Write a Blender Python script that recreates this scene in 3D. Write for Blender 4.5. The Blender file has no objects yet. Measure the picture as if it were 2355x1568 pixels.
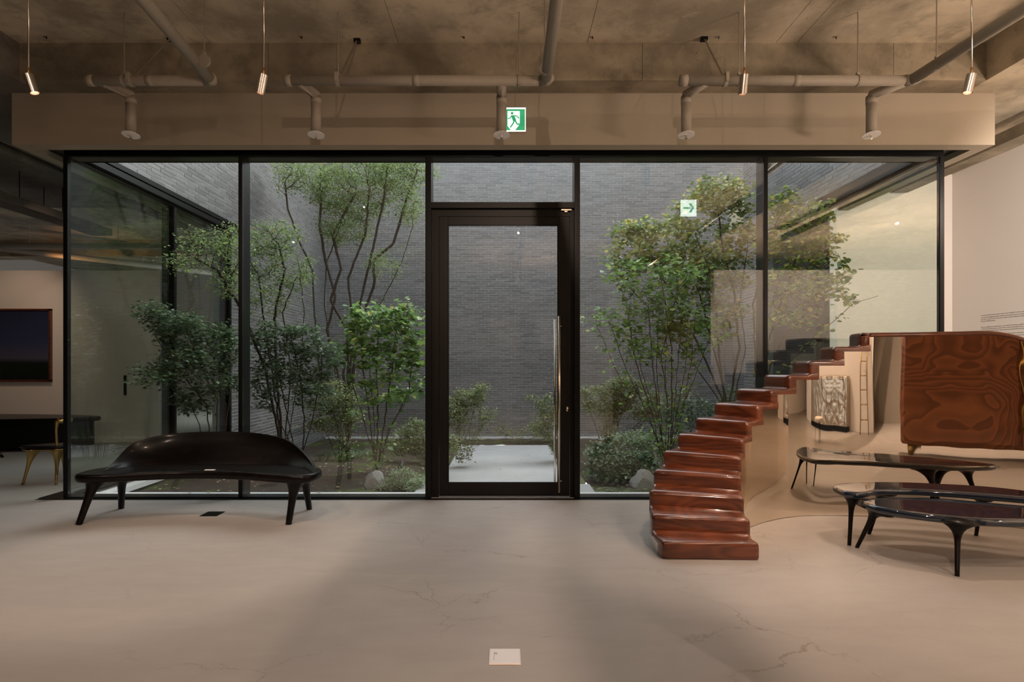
import bpy, bmesh, math, random
import numpy as np
from mathutils import Vector, Matrix, noise

random.seed(7); rng = np.random.default_rng(7)
PI = math.pi
SC = bpy.context.scene
COL = SC.collection

# ------------------------------------------------------------------ camera
F = 1340.0; CX = 1161.0; CY = 837.0; CH = 1.4          # focal length and vanishing point, in pixels of a 2355x1568 frame
cam_d = bpy.data.cameras.new('camera'); cam = bpy.data.objects.new('camera', cam_d); COL.objects.link(cam)
cam.location = (0, 0, CH); cam.rotation_euler = (PI/2, 0, 0)
cam_d.sensor_width = 36; cam_d.lens = 36*F/2355
cam_d.shift_x = (1177.5-CX)/2355; cam_d.shift_y = (CY-784)/2355
cam_d.clip_end = 200
SC.camera = cam

# ------------------------------------------------------------------ world, exposure, large lights
SC.view_settings.view_transform = 'Standard'; SC.view_settings.look = 'None'
SC.view_settings.gamma = 1.0; SC.view_settings.exposure = 1.78; SC.view_settings.use_curve_mapping = False
SC.cycles.max_bounces = 16; SC.cycles.glossy_bounces = 14; SC.cycles.transparent_max_bounces = 20
world = bpy.data.worlds.new('overcast_sky'); SC.world = world; world.use_nodes = True
bg = world.node_tree.nodes['Background']
bg.inputs[0].default_value = (0.90, 0.94, 1.0, 1); bg.inputs[1].default_value = 1.0
# weak sun behind the clouds, beyond the back right of the courtyard
sun_d = bpy.data.lights.new('veiled_sun', 'SUN'); sun_d.energy = 1.1; sun_d.angle = math.radians(45); sun_d.color = (1.0, 0.97, 0.93)
sun = bpy.data.objects.new('veiled_sun', sun_d); COL.objects.link(sun); sun.rotation_euler = Vector((-0.62, -0.42, -0.66)).to_track_quat('-Z', 'Y').to_euler()

def spot(name, loc, target, power, angle, blend=0.6, color=(1.0, 0.66, 0.40), radius=0.03):
    d = bpy.data.lights.new(name, 'SPOT'); d.energy = power; d.spot_size = math.radians(angle); d.spot_blend = blend
    d.color = color; d.shadow_soft_size = radius
    o = bpy.data.objects.new(name, d); COL.objects.link(o); o.location = loc
    o.rotation_euler = (Vector(target)-Vector(loc)).to_track_quat('-Z', 'Y').to_euler()
    return o
def uplight(loc, power, size=1.1):  # unseen disc facing up, added as ceiling fill without a fixture
    d = bpy.data.lights.new('ceiling_fill', 'AREA'); d.shape = 'DISK'; d.size = size; d.energy = power; d.color = WARM
    o = bpy.data.objects.new('ceiling_fill', d); COL.objects.link(o); o.location = loc; o.rotation_euler = (PI, 0, 0); return o
WARM = (1.0, 0.75, 0.58)
# unseen spots without fixtures, added to light the room, right wing and left room
spot('unseen_spot', (3.6, 1.2, 4.3), (3.3, 4.6, 0.2), 66, 85, 1.0, WARM, 0.009)
spot('unseen_spot', (6.0, 0.6, 4.0), (4.2, 5.0, 0.4), 64, 120, 1.0, WARM, 0.009)
spot('unseen_spot', (0.3, -0.6, 4.3), (0.5, 3.2, 0.0), 160, 120, 1.0, WARM, 0.018)
spot('unseen_spot', (-2.6, 1.4, 4.3), (-2.7, 4.5, 0.0), 52, 95, 1.0, WARM, 0.009)
spot('unseen_spot', (-4.6, -0.5, 4.05), (-4.2, 2.2, 0.0), 42, 130, 1.0, WARM, 0.009)
spot('unseen_spot', (5.3, 4.3, 3.3), (6.45, 7.8, 2.3), 125, 110, 1.0, (1.0, 0.83, 0.72), 0.009)
spot('unseen_spot', (7.5, 0.2, 4.0), (7.5, -2.2, 1.6), 75, 130, 1.0, (1.0, 0.82, 0.68), 0.009)
spot('unseen_spot', (5.0, 0.6, 4.0), (5.8, -2.2, 1.2), 32, 110, 1.0, (1.0, 0.82, 0.68), 0.009)
# added spot on the floor behind and unseen upward discs, to brighten the ceiling
spot('unseen_spot', (3.5, -2.4, 4.3), (3.5, -1.9, 0.0), 300, 120, 1.0, WARM, 0.009)
uplight((6.4, 1.3, 1.62), 105)
uplight((8.6, 2.0, 1.62), 75)
uplight((1.0, -4.5, 1.62), 40)
spot('unseen_spot', (-7.9, 8.6, 4.0), (-8.9, 10.3, 1.5), 22, 75, 0.8, (1.0, 0.70, 0.50), 0.02)
spot('unseen_spot', (-6.2, 7.9, 4.0), (-7.0, 10.4, 0.9), 11, 85, 0.9, (1.0, 0.76, 0.60), 0.02)
spot('unseen_spot', (-10.0, 13.0, 3.3), (-9.4, 15.5, 4.4), 12, 150, 1.0, (1.0, 0.45, 0.14), 0.05)

# ------------------------------------------------------------------ helpers
def P(px, py, Y):                       # a pixel seen at depth Y -> a point of the room
    return Vector(((px-CX)/F*Y, Y, CH-(py-CY)/F*Y))
def setp(o, label=None, cat=None, group=None, kind=None):
    if label: o['label'] = label
    if cat: o['category'] = cat
    if group: o['group'] = group
    if kind: o['kind'] = kind
    return o
def root(name, loc, label, cat, group=None):
    o = bpy.data.objects.new(name, None); COL.objects.link(o); o.location = loc
    o.empty_display_size = 0.1
    return setp(o, label, cat, group)
class MB:
    """collects geometry in world coordinates"""
    def __init__(s): s.v = []; s.f = []
    def add(s, vs, fs):
        b = len(s.v); s.v += [tuple(v) for v in vs]; s.f += [tuple(i+b for i in f) for f in fs]; return s
    def box(s, x0, x1, y0, y1, z0, z1):
        vs = [(x0,y0,z0),(x1,y0,z0),(x1,y1,z0),(x0,y1,z0),(x0,y0,z1),(x1,y0,z1),(x1,y1,z1),(x0,y1,z1)]
        return s.add(vs, [(0,3,2,1),(4,5,6,7),(0,1,5,4),(1,2,6,5),(2,3,7,6),(3,0,4,7)])
    def tube(s, pts, rad, n=10, caps=True, flat=None):
        pts = [Vector(p) for p in pts]
        if not hasattr(rad, '__len__'): rad = [rad]*len(pts)
        T = []
        for i in range(len(pts)):
            a = pts[max(i-1,0)]; b = pts[min(i+1,len(pts)-1)]; t = (b-a)
            T.append(t.normalized() if t.length > 1e-9 else Vector((0,0,1)))
        up = Vector((0,0,1)) if abs(T[0].z) < 0.9 else Vector((0,1,0))
        x = T[0].cross(up).normalized(); vs = []; fs = []
        for i, p in enumerate(pts):
            x = (x - T[i]*x.dot(T[i])).normalized(); y = T[i].cross(x)
            for k in range(n):
                a = 2*PI*k/n
                vs.append(p + (x*math.cos(a) + y*math.sin(a)*(flat or 1))*rad[i])
        for i in range(len(pts)-1):
            for k in range(n):
                a = i*n+k; b = i*n+(k+1)%n
                fs.append((a, b, b+n, a+n))
        if caps:
            fs.append(tuple(range(n-1, -1, -1))); fs.append(tuple(range((len(pts)-1)*n, len(pts)*n)))
        return s.add(vs, fs)
    def disc(s, c, axis, r, th, n=24):
        a = Vector(axis).normalized(); c = Vector(c)
        return s.tube([c-a*th/2, c+a*th/2], r, n)
    def prism(s, pts2, z0, z1):
        n = len(pts2); vs = [(x,y,z0) for x,y in pts2]+[(x,y,z1) for x,y in pts2]
        fs = [tuple(range(n-1,-1,-1)), tuple(range(n,2*n))]+[(i,(i+1)%n,(i+1)%n+n,i+n) for i in range(n)]
        return s.add(vs, fs)
def obj(name, mb, m, parent=None, smooth=False, kind=None, label=None, bevel=0, subsurf=0, seg=2, autosmooth=None, group=None, cat=None):
    me = bpy.data.meshes.new(name)
    off = Vector(parent_loc(parent))
    vs = [(v[0]-off.x, v[1]-off.y, v[2]-off.z) for v in mb.v]
    me.from_pydata(vs, [], mb.f); me.update()
    if m: me.materials.append(m)
    o = bpy.data.objects.new(name, me); COL.objects.link(o)
    if parent: o.parent = parent
    if smooth: me.polygons.foreach_set('use_smooth', [True]*len(me.polygons))
    if bevel:
        b = o.modifiers.new('bevel', 'BEVEL'); b.width = bevel; b.segments = seg; b.limit_method = 'ANGLE'; b.angle_limit = math.radians(40)
        if not smooth: me.polygons.foreach_set('use_smooth', [True]*len(me.polygons))
        b.harden_normals = False
        w = o.modifiers.new('wn', 'WEIGHTED_NORMAL')
    if subsurf:
        b = o.modifiers.new('sub', 'SUBSURF'); b.levels = subsurf; b.render_levels = subsurf
    return setp(o, label, cat, group, kind)
def parent_loc(p):
    v = Vector((0,0,0))
    while p: v += p.location; p = p.parent
    return v
def struct(name, mb, m, parent=None, **k):
    return obj(name, mb, m, parent, kind=None if parent else 'structure', **k)
def copy_tree(o, parent=None, dloc=None):
    c = o.copy(); COL.objects.link(c)
    if parent: c.parent = parent
    if dloc is not None: c.location = dloc
    for ch in list(o.children): copy_tree(ch, c)
    return c
def fast_mesh(name, V, Fq, m, parent=None, kind=None, label=None, smooth=False):
    """V (n,3) array in world space, Fq (m,k) array of equal-sized faces"""
    me = bpy.data.meshes.new(name); off = parent_loc(parent)
    V = np.asarray(V, dtype=np.float32) - np.array(off, dtype=np.float32)
    k = Fq.shape[1]; nf = len(Fq)
    me.vertices.add(len(V)); me.vertices.foreach_set('co', V.ravel())
    me.loops.add(nf*k); me.loops.foreach_set('vertex_index', np.asarray(Fq, dtype=np.int32).ravel())
    me.polygons.add(nf); me.polygons.foreach_set('loop_start', np.arange(0, nf*k, k, dtype=np.int32))
    me.polygons.foreach_set('loop_total', np.full(nf, k, dtype=np.int32))
    me.polygons.foreach_set('use_smooth', np.full(nf, bool(smooth)))
    me.update(calc_edges=True); me.validate()
    if m: me.materials.append(m)
    o = bpy.data.objects.new(name, me); COL.objects.link(o)
    if parent: o.parent = parent
    return setp(o, label, None, None, kind)

# ------------------------------------------------------------------ materials
class NT:
    def __init__(s, name):
        s.m = bpy.data.materials.new(name); s.m.use_nodes = True; s.t = s.m.node_tree; s.n = s.t.nodes; s.l = s.t.links
        s.bsdf = s.n['Principled BSDF']; s.out = s.n['Material Output']
    def node(s, t, **k):
        x = s.n.new(t)
        for a, b in k.items():
            if a.startswith('i_'):
                key = a[2:].replace('_', ' '); x.inputs[key].default_value = b
            else: setattr(x, a, b)
        return x
    def link(s, a, b): s.l.new(a, b)
    def coords(s, kind='Object', scale=(1,1,1)):
        tc = s.node('ShaderNodeTexCoord'); mp = s.node('ShaderNodeMapping'); mp.inputs['Scale'].default_value = scale
        if kind == 'World':
            g = s.node('ShaderNodeNewGeometry'); s.link(g.outputs['Position'], mp.inputs[0])
        else: s.link(tc.outputs[kind], mp.inputs[0])
        return mp.outputs[0]
    def noise(s, vec, scale, detail=4, rough=0.55, dist=0):
        x = s.node('ShaderNodeTexNoise'); x.inputs['Scale'].default_value = scale; x.inputs['Detail'].default_value = detail
        x.inputs['Roughness'].default_value = rough; x.inputs['Distortion'].default_value = dist
        s.link(vec, x.inputs['Vector']); return x.outputs['Fac']
    def ramp(s, fac, stops, interp='LINEAR'):
        r = s.node('ShaderNodeValToRGB'); r.color_ramp.interpolation = interp
        els = r.color_ramp.elements
        while len(els) < len(stops): els.new(0.5)
        for e, (p, c) in zip(els, stops):
            e.position = p; e.color = (*c, 1) if len(c) == 3 else c
        s.link(fac, r.inputs[0]); return r.outputs[0]
    def mix(s, fac, a, b, mode='MIX'):
        x = s.node('ShaderNodeMix'); x.data_type = 'RGBA'; x.blend_type = mode
        for sock, v in ((x.inputs[0], fac), (x.inputs[6], a), (x.inputs[7], b)):
            if hasattr(v, 'links') or isinstance(v, bpy.types.NodeSocket): s.link(v, sock)
            elif isinstance(v, (int, float)): sock.default_value = v
            else: sock.default_value = (*v, 1)
        return x.outputs[2]
    def math(s, op, a, b=0.0, c=None):
        x = s.node('ShaderNodeMath'); x.operation = op
        for i, v in enumerate((a, b, c)):
            if v is None: continue
            if isinstance(v, bpy.types.NodeSocket): s.link(v, x.inputs[i])
            else: x.inputs[i].default_value = v
        return x.outputs[0]
    def bump(s, h, strength=0.2, dist=0.01):
        b = s.node('ShaderNodeBump'); b.inputs['Strength'].default_value = strength; b.inputs['Distance'].default_value = dist
        s.link(h, b.inputs['Height']); s.link(b.outputs[0], s.bsdf.inputs['Normal']); return b
    def base(s, c):
        if isinstance(c, bpy.types.NodeSocket): s.link(c, s.bsdf.inputs['Base Color'])
        else: s.bsdf.inputs['Base Color'].default_value = (*c, 1)
        return s
    def set(s, rough=None, metal=None, spec=None, coat=None, coat_rough=None):
        if rough is not None: s.bsdf.inputs['Roughness'].default_value = rough
        if metal is not None: s.bsdf.inputs['Metallic'].default_value = metal
        if spec is not None: s.bsdf.inputs['Specular IOR Level'].default_value = spec
        if coat is not None: s.bsdf.inputs['Coat Weight'].default_value = coat
        if coat_rough is not None: s.bsdf.inputs['Coat Roughness'].default_value = coat_rough
        return s
def plain(name, c, rough=0.5, metal=0, spec=0.5, grain=0.0, scale=30):
    t = NT(name)
    if grain:
        n = t.noise(t.coords('World'), scale, 3)
        t.base(t.mix(n, tuple(x*(1-grain) for x in c), tuple(min(1, x*(1+grain)) for x in c)))
    else: t.base(c)
    return t.set(rough, metal, spec).m
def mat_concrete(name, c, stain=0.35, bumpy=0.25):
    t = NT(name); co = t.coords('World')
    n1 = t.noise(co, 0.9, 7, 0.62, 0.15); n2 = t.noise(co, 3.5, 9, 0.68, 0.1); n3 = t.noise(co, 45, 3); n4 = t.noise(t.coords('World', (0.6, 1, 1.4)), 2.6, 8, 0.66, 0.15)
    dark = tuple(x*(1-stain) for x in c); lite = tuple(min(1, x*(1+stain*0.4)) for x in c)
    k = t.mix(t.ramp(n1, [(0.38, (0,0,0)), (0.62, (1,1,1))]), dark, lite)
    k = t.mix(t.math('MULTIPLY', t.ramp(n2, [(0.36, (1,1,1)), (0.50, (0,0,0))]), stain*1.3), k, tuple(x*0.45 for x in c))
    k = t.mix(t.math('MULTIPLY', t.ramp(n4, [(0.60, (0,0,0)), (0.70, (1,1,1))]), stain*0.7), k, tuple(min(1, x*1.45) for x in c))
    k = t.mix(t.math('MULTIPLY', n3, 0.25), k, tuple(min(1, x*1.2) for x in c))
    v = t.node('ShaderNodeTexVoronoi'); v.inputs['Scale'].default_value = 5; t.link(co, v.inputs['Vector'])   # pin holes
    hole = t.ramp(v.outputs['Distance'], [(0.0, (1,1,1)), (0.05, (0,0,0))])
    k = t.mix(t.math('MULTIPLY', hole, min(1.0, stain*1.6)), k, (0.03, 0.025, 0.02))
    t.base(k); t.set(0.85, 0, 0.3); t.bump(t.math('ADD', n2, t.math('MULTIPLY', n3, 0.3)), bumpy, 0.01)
    return t.m
def mat_floor():
    t = NT('microcement_floor'); co = t.coords('World')
    n1 = t.noise(co, 0.6, 6, 0.6, 0.6); n2 = t.noise(t.coords('World', (1, 3, 1)), 2.2, 8, 0.6, 0.5); n3 = t.noise(co, 160, 2)
    k = t.mix(t.ramp(n1, [(0.3, (0,0,0)), (0.7, (1,1,1))]), (0.30, 0.280, 0.266), (0.37, 0.347, 0.328))
    k = t.mix(t.math('MULTIPLY', t.ramp(n2, [(0.35, (0,0,0)), (0.7, (1,1,1))]), 0.3), k, (0.255, 0.237, 0.226))
    k = t.mix(t.math('MULTIPLY', n3, 0.25), k, (0.38, 0.36, 0.34))
    # hairline cracks: edges of distorted cells, broken up by noise
    nz = t.node('ShaderNodeTexNoise'); nz.inputs['Scale'].default_value = 2.6; nz.inputs['Detail'].default_value = 9; nz.inputs['Roughness'].default_value = 0.62
    t.link(co, nz.inputs['Vector'])
    add = t.node('ShaderNodeVectorMath', operation='MULTIPLY_ADD'); t.link(nz.outputs['Color'], add.inputs[0]); add.inputs[1].default_value = (0.55,)*3; t.link(co, add.inputs[2])
    fl = t.node('ShaderNodeVectorMath', operation='MULTIPLY'); t.link(add.outputs[0], fl.inputs[0]); fl.inputs[1].default_value = (1, 1, 0)
    v = t.node('ShaderNodeTexVoronoi', feature='DISTANCE_TO_EDGE'); v.inputs['Scale'].default_value = 0.85; t.link(fl.outputs[0], v.inputs['Vector'])
    crack = t.ramp(v.outputs['Distance'], [(0.0, (1,)*3), (0.0018, (0.6,)*3), (0.0042, (0,0,0))])
    brk = t.ramp(t.noise(co, 1.1, 4, 0.6), [(0.46, (0,0,0)), (0.60, (1,1,1))])
    ck = t.math('MULTIPLY', crack, brk)
    k = t.mix(t.math('MULTIPLY', ck, 0.6), k, (0.14, 0.10, 0.075))
    t.base(k); t.bsdf.inputs['Specular IOR Level'].default_value = 0.35
    t.link(t.math('MULTIPLY_ADD', n2, 0.15, 0.40), t.bsdf.inputs['Roughness'])
    t.bump(t.math('SUBTRACT', t.math('MULTIPLY', n3, 0.08), ck), 0.25, 0.004)
    return t.m
def mat_brick():
    t = NT('charcoal_brick'); g = t.node('ShaderNodeNewGeometry'); oi = t.node('ShaderNodeObjectInfo')
    r = t.math('FRACT', t.math('ADD', g.outputs['Random Per Island'], oi.outputs['Random']))
    n = t.noise(t.coords('World', (1, 1, 6)), 6, 5, 0.6); n2 = t.noise(t.coords('World'), 60, 3)
    k = t.ramp(r, [(0.0, (0.090, 0.088, 0.092)), (0.4, (0.135, 0.131, 0.135)), (0.75, (0.175, 0.170, 0.173)), (1.0, (0.110, 0.108, 0.114))])
    k = t.mix(t.math('MULTIPLY', n, 0.5), k, (0.19, 0.184, 0.186))
    t.base(k); t.set(0.30, 0, 0.8); t.bump(t.math('ADD', n2, n), 0.3, 0.004)
    return t.m
def mat_wood(name, dark, light, scale=1.0, rough=0.25, coat=0.5, axis=(1.0, 9.0, 9.0), dist=2.5, swirl=False, mixpos=(0.3, 0.75)):
    t = NT(name); co = t.coords('World', tuple(a*scale for a in axis))
    n = t.noise(co, 1.6, 5, 0.55, dist*0.4); f = t.noise(t.coords('World', tuple(a*scale*5 for a in axis)), 4, 4)
    if swirl:
        rings = t.math('FRACT', t.math('MULTIPLY', t.noise(co, 0.9, 2, 0.4, dist*0.3), 16.0))
        fac = t.math('MULTIPLY_ADD', rings, 0.6, t.math('MULTIPLY', n, 0.4))
    else:
        rings = t.math('SINE', t.math('MULTIPLY', t.noise(co, 0.8, 2, 0.4, dist*0.3), 60.0))
        fac = t.math('MULTIPLY_ADD', rings, 0.10, t.math('MULTIPLY_ADD', n, 0.7, t.math('MULTIPLY', f, 0.25)))
    k = t.ramp(fac, [(mixpos[0], dark), (mixpos[1], light)])
    k = t.mix(t.math('MULTIPLY', f, 0.3), k, tuple(x*0.6 for x in dark))
    t.base(k); t.set(rough, 0, 0.5 if coat > 0.2 else 0.15, coat, 0.12); t.bump(f, 0.04, 0.002)
    return t.m
def mat_metal(name, c, rough=0.15, brushed=False, wavy=0.0, wscale=1.2):
    t = NT(name); t.base(c).set(rough, 1.0)
    if brushed:
        n = t.noise(t.coords('Object', (1, 1, 40)), 20, 3); t.bump(n, 0.15, 0.001)
    if wavy:
        n = t.noise(t.coords('World', (1, 1, 0.8)), wscale, 2, 0.4, 0.6); t.bump(n, wavy, 0.1)
    return t.m
def mat_glass(name, tint=(0.935, 0.955, 0.945), refl=0.055):
    """thin architectural glass: clear pane plus a Schlick reflection"""
    t = NT(name); t.n.remove(t.bsdf)
    lw = t.node('ShaderNodeLayerWeight'); lw.inputs['Blend'].default_value = 0.5
    p5 = t.math('POWER', lw.outputs['Facing'], 5.0); fac = t.math('MULTIPLY_ADD', p5, 0.95, refl)
    tr = t.node('ShaderNodeBsdfTransparent'); tr.inputs[0].default_value = (*tint, 1)
    gl = t.node('ShaderNodeBsdfGlossy'); gl.inputs['Roughness'].default_value = 0.0; gl.inputs[0].default_value = (1,1,1,1)
    mx = t.node('ShaderNodeMixShader'); t.link(fac, mx.inputs[0]); t.link(tr.outputs[0], mx.inputs[1]); t.link(gl.outputs[0], mx.inputs[2])
    t.link(mx.outputs[0], t.out.inputs[0]); return t.m
def mat_leaf(name, stops, gloss=0.35, trans=0.35):
    t = NT(name); g = t.node('ShaderNodeNewGeometry'); oi = t.node('ShaderNodeObjectInfo')
    r = t.math('FRACT', t.math('ADD', g.outputs['Random Per Island'], oi.outputs['Random']))
    k = t.ramp(r, stops); t.base(k); t.set(gloss, 0, 0.5)
    tl = t.node('ShaderNodeBsdfTranslucent'); t.link(k, tl.inputs[0])
    mx = t.node('ShaderNodeMixShader'); mx.inputs[0].default_value = trans
    t.link(t.bsdf.outputs[0], mx.inputs[1]); t.link(tl.outputs[0], mx.inputs[2]); t.link(mx.outputs[0], t.out.inputs[0]); return t.m
def mat_emit(name, c, s):
    t = NT(name); t.base(c); t.bsdf.inputs['Emission Color'].default_value = (*c, 1); t.bsdf.inputs['Emission Strength'].default_value = s
    return t.m
def mat_ground():
    t = NT('soil_and_moss'); co = t.coords('World')
    n1 = t.noise(co, 1.3, 6, 0.6, 0.5); n2 = t.noise(co, 24, 6, 0.7); n3 = t.noise(co, 90, 3)
    soil = t.mix(n2, (0.028, 0.020, 0.014), (0.085, 0.066, 0.050)); soil = t.mix(t.ramp(n3, [(0.62, (0,0,0)), (0.7, (1,1,1))]), soil, (0.17, 0.14, 0.11))
    moss = t.mix(n2, (0.035, 0.055, 0.012), (0.12, 0.16, 0.035))
    k = t.mix(t.ramp(n1, [(0.52, (0,0,0)), (0.61, (1,1,1))]), soil, moss)
    t.base(k).set(0.95, 0, 0.2); t.bump(t.math('ADD', n2, n3), 0.8, 0.03); return t.m

M = dict(
    floor=mat_floor(), conc=mat_concrete('formed_concrete', (0.50, 0.43, 0.32), 0.5, 0.3), concshade=mat_concrete('shaded_concrete', (0.17, 0.15, 0.125), 0.4, 0.3), beam=mat_concrete('beam_concrete', (0.285, 0.24, 0.17), 0.55, 0.35),  # darker concrete copy puts the left room's shade into the colour
    plaster=plain('fascia_plaster', (0.34, 0.293, 0.225), 0.8, 0, 0.3, 0.05, 3), white=plain('white_wall_paint', (0.74, 0.70, 0.66), 0.7, 0, 0.3, 0.02, 2),
    pipe=plain('painted_pipe', (0.30, 0.262, 0.21), 0.6, 0, 0.4, 0.10, 25), black=plain('black_steel_frame', (0.0035, 0.0042, 0.0045), 0.35, 0, 0.22),
    bronze=plain('dark_bronze_door', (0.006, 0.0046, 0.0036), 0.4, 0.0, 0.25, 0.1, 60),
    brick=mat_brick(), mortar=plain('grey_mortar', (0.52, 0.51, 0.50), 0.95, 0, 0.2, 0.1, 20), glass=mat_glass('window_glass'), sideglass=mat_glass('side_glass', (0.875, 0.93, 0.905), 0.06), doorglass=mat_glass('door_glass', (0.955, 0.965, 0.96)),
    mahog=mat_wood('lacquered_red_mahogany', (0.065, 0.015, 0.006), (0.21, 0.055, 0.018), 1.0, 0.30, 0.6, (1.5, 1.5, 9), 1.2),
    ebony=mat_wood('ebonised_oak', (0.0025, 0.0018, 0.0015), (0.014, 0.0075, 0.0042), 1.0, 0.36, 0.12, (1.2, 8, 8), 1.6, mixpos=(0.45, 0.95)),
    swirl=mat_wood('swirling_walnut', (0.17, 0.050, 0.016), (0.34, 0.115, 0.036), 1.0, 0.35, 0.3, (1.4, 1.4, 1.1), 3.0, True),
    lacq=plain('midnight_blue_lacquer', (0.005, 0.012, 0.024), 0.04, 0, 0.9), mirror=mat_metal('polished_steel', (0.82, 0.73, 0.63), 0.015, False, 0.035, 1.3),
    plate=plain('warm_reflection_plate', (0.78, 0.66, 0.58), 0.42, 0.7), steel=mat_metal('brushed_steel', (0.62, 0.57, 0.52), 0.28, True), nickel=mat_metal('satin_nickel', (0.70, 0.62, 0.52), 0.22),  # plate: peach colour holds the warm reflection on the steel
    brass=mat_metal('cast_brass', (0.44, 0.30, 0.11), 0.28, False, 0.05, 20), copper=plain('copper_collar', (0.55, 0.27, 0.10), 0.4, 0.9),
    galv=mat_metal('threaded_rod', (0.52, 0.48, 0.42), 0.4), ground=mat_ground(),
    path=mat_concrete('path_concrete', (0.40, 0.41, 0.41), 0.10, 0.1), stone=mat_concrete('garden_stone', (0.30, 0.31, 0.31), 0.3, 1.0),
    sill=plain('pale_aluminium_sill', (0.60, 0.62, 0.63), 0.5, 0.0, 0.5, 0.04, 8), bark=plain('grey_brown_bark', (0.070, 0.054, 0.042), 0.9, 0, 0.2, 0.4, 30),
    twig=plain('dark_twig_bark', (0.040, 0.032, 0.027), 0.9, 0, 0.2, 0.3, 40), paper=plain('cream_paper', (0.7, 0.66, 0.6), 0.6),
    disc=plain('pale_escutcheon', (0.80, 0.77, 0.75), 0.5), darkroom=plain('dark_brown_wall', (0.055, 0.036, 0.026), 0.8, 0, 0.3, 0.1, 5),
    grey=plain('warm_grey_wall', (0.34, 0.31, 0.27), 0.8, 0, 0.3, 0.05, 3), print=plain('grey_wall_lettering', (0.30, 0.26, 0.23), 0.8),
    katsura=mat_leaf('katsura_leaf', [(0.0, (0.096, 0.169, 0.056)), (0.45, (0.217, 0.326, 0.102)), (0.78, (0.351, 0.448, 0.140)), (0.93, (0.687, 0.615, 0.203)), (1.0, (0.702, 0.504, 0.202))], 0.33, 0.4),
    katsura2=mat_leaf('young_katsura_leaf', [(0.0, (0.085, 0.175, 0.060)), (0.5, (0.212, 0.381, 0.115)), (0.92, (0.364, 0.533, 0.159)), (1.0, (0.730, 0.689, 0.266))], 0.33, 0.4),
    maple=mat_leaf('dark_maple_leaf', [(0.0, (0.052, 0.091, 0.048)), (0.6, (0.104, 0.170, 0.086)), (1.0, (0.182, 0.254, 0.121))], 0.38, 0.3),
    finel=mat_leaf('feathery_maple_leaf', [(0.0, (0.125, 0.186, 0.077)), (0.5, (0.245, 0.343, 0.137)), (0.96, (0.401, 0.509, 0.207)), (1.0, (0.485, 0.207, 0.123))], 0.5, 0.45),
    shrub=mat_leaf('shrub_leaf', [(0.0, (0.084, 0.126, 0.047)), (0.6, (0.211, 0.284, 0.102)), (0.93, (0.342, 0.378, 0.148)), (1.0, (0.512, 0.392, 0.186))], 0.45, 0.35),
    cover=mat_leaf('groundcover_leaf', [(0.0, (0.053, 0.096, 0.048)), (0.6, (0.114, 0.192, 0.089)), (1.0, (0.244, 0.329, 0.172))], 0.35, 0.3),
    pale=mat_leaf('pale_cover_leaf', [(0.0, (0.166, 0.239, 0.130)), (0.6, (0.309, 0.406, 0.224)), (1.0, (0.478, 0.575, 0.357))], 0.5, 0.35),
    fallen=mat_leaf('fallen_leaf', [(0.0, (0.45, 0.36, 0.20)), (0.5, (0.30, 0.18, 0.08)), (1.0, (0.5, 0.47, 0.38))], 0.6, 0.2),
    green=mat_emit('sign_green', (0.03, 0.33, 0.14), 0.25), signwhite=mat_emit('sign_white', (0.80, 0.92, 0.82), 0.36), lampglow=mat_emit('lamp_glow', (1.0, 0.62, 0.42), 1.2),
    signbright=mat_emit('bright_sign_white', (0.85, 0.95, 0.86), 2.2), signgreen=mat_emit('bright_sign_green', (0.05, 0.42, 0.20), 1.2),
    signcase=plain('sign_housing', (0.45, 0.36, 0.34), 0.5), seatpad=plain('white_boucle', (0.75, 0.70, 0.62), 0.9), textured=mat_metal('hammered_pewter', (0.45, 0.38, 0.30), 0.3, False, 0.5, 5),
)
def mat_picture():
    t = NT('dusk_seascape_print'); g = t.node('ShaderNodeNewGeometry'); s = t.node('ShaderNodeSeparateXYZ'); t.link(g.outputs['Position'], s.inputs[0])
    h = t.math('DIVIDE', t.math('SUBTRACT', s.outputs['Z'], 1.10), 1.28)
    n = t.noise(t.coords('World', (0.4, 1, 2)), 2, 3)
    k = t.ramp(t.math('ADD', h, t.math('MULTIPLY', n, 0.02)), [(0.0, (0.008, 0.012, 0.010)), (0.26, (0.010, 0.016, 0.013)), (0.33, (0.075, 0.075, 0.115)), (0.55, (0.035, 0.046, 0.110)), (1.0, (0.018, 0.023, 0.055))])
    t.base(k).set(0.12, 0, 0.5); return t.m
M['picture'] = mat_picture()

# ------------------------------------------------------------------ the room shell
GY = 6.07                      # front glass line
XL, XR = -4.57, 4.51           # side glass lines
ZC, ZB = 4.48, 4.12            # slab and beam undersides
struct('floor', MB().box(-14, 14, -9, GY+0.1, -0.2, 0).box(-14, XL, GY+0.1, 20, -0.2, 0).box(XR, 14, GY+0.1, 12, -0.2, 0), M['floor'], label='beige microcement floor with hairline cracks')
# ceiling: cast panels 1.8 m wide with open joints, a child each
cl = struct('ceiling', MB().box(-4.9, 4.9, -9, 5.7, ZC+0.012, ZC+0.3), M['conc'], label='fair-faced brown concrete ceiling with formwork joints')
seams = [-4.7, -2.82, -1.02, 0.79, 2.6, 2.8, 4.7]
for a, b in zip(seams[:-1], seams[1:]):
    for y0, y1 in ((-9, -4.2), (-4.2, -0.6), (-0.6, 5.6)):
        obj('panel', MB().box(a+0.0025, b-0.0025, y0+0.003, y1-0.003, ZC, ZC+0.03), M['conc'], cl)
bm_ = struct('beam_front', MB().box(-4.66, 4.62, 5.61, 6.5, ZB, 4.9), M['beam'], label='concrete downstand beam across the ceiling above the glass')
bs = [-4.66, -2.27, 1.32, 3.73, 4.62]
for a, b in zip(bs[:-1], bs[1:]):
    obj('beam_segment', MB().box(a+0.002, b-0.002, 5.59, 5.62, ZB+0.001, ZC), M['beam'], bm_)
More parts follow.
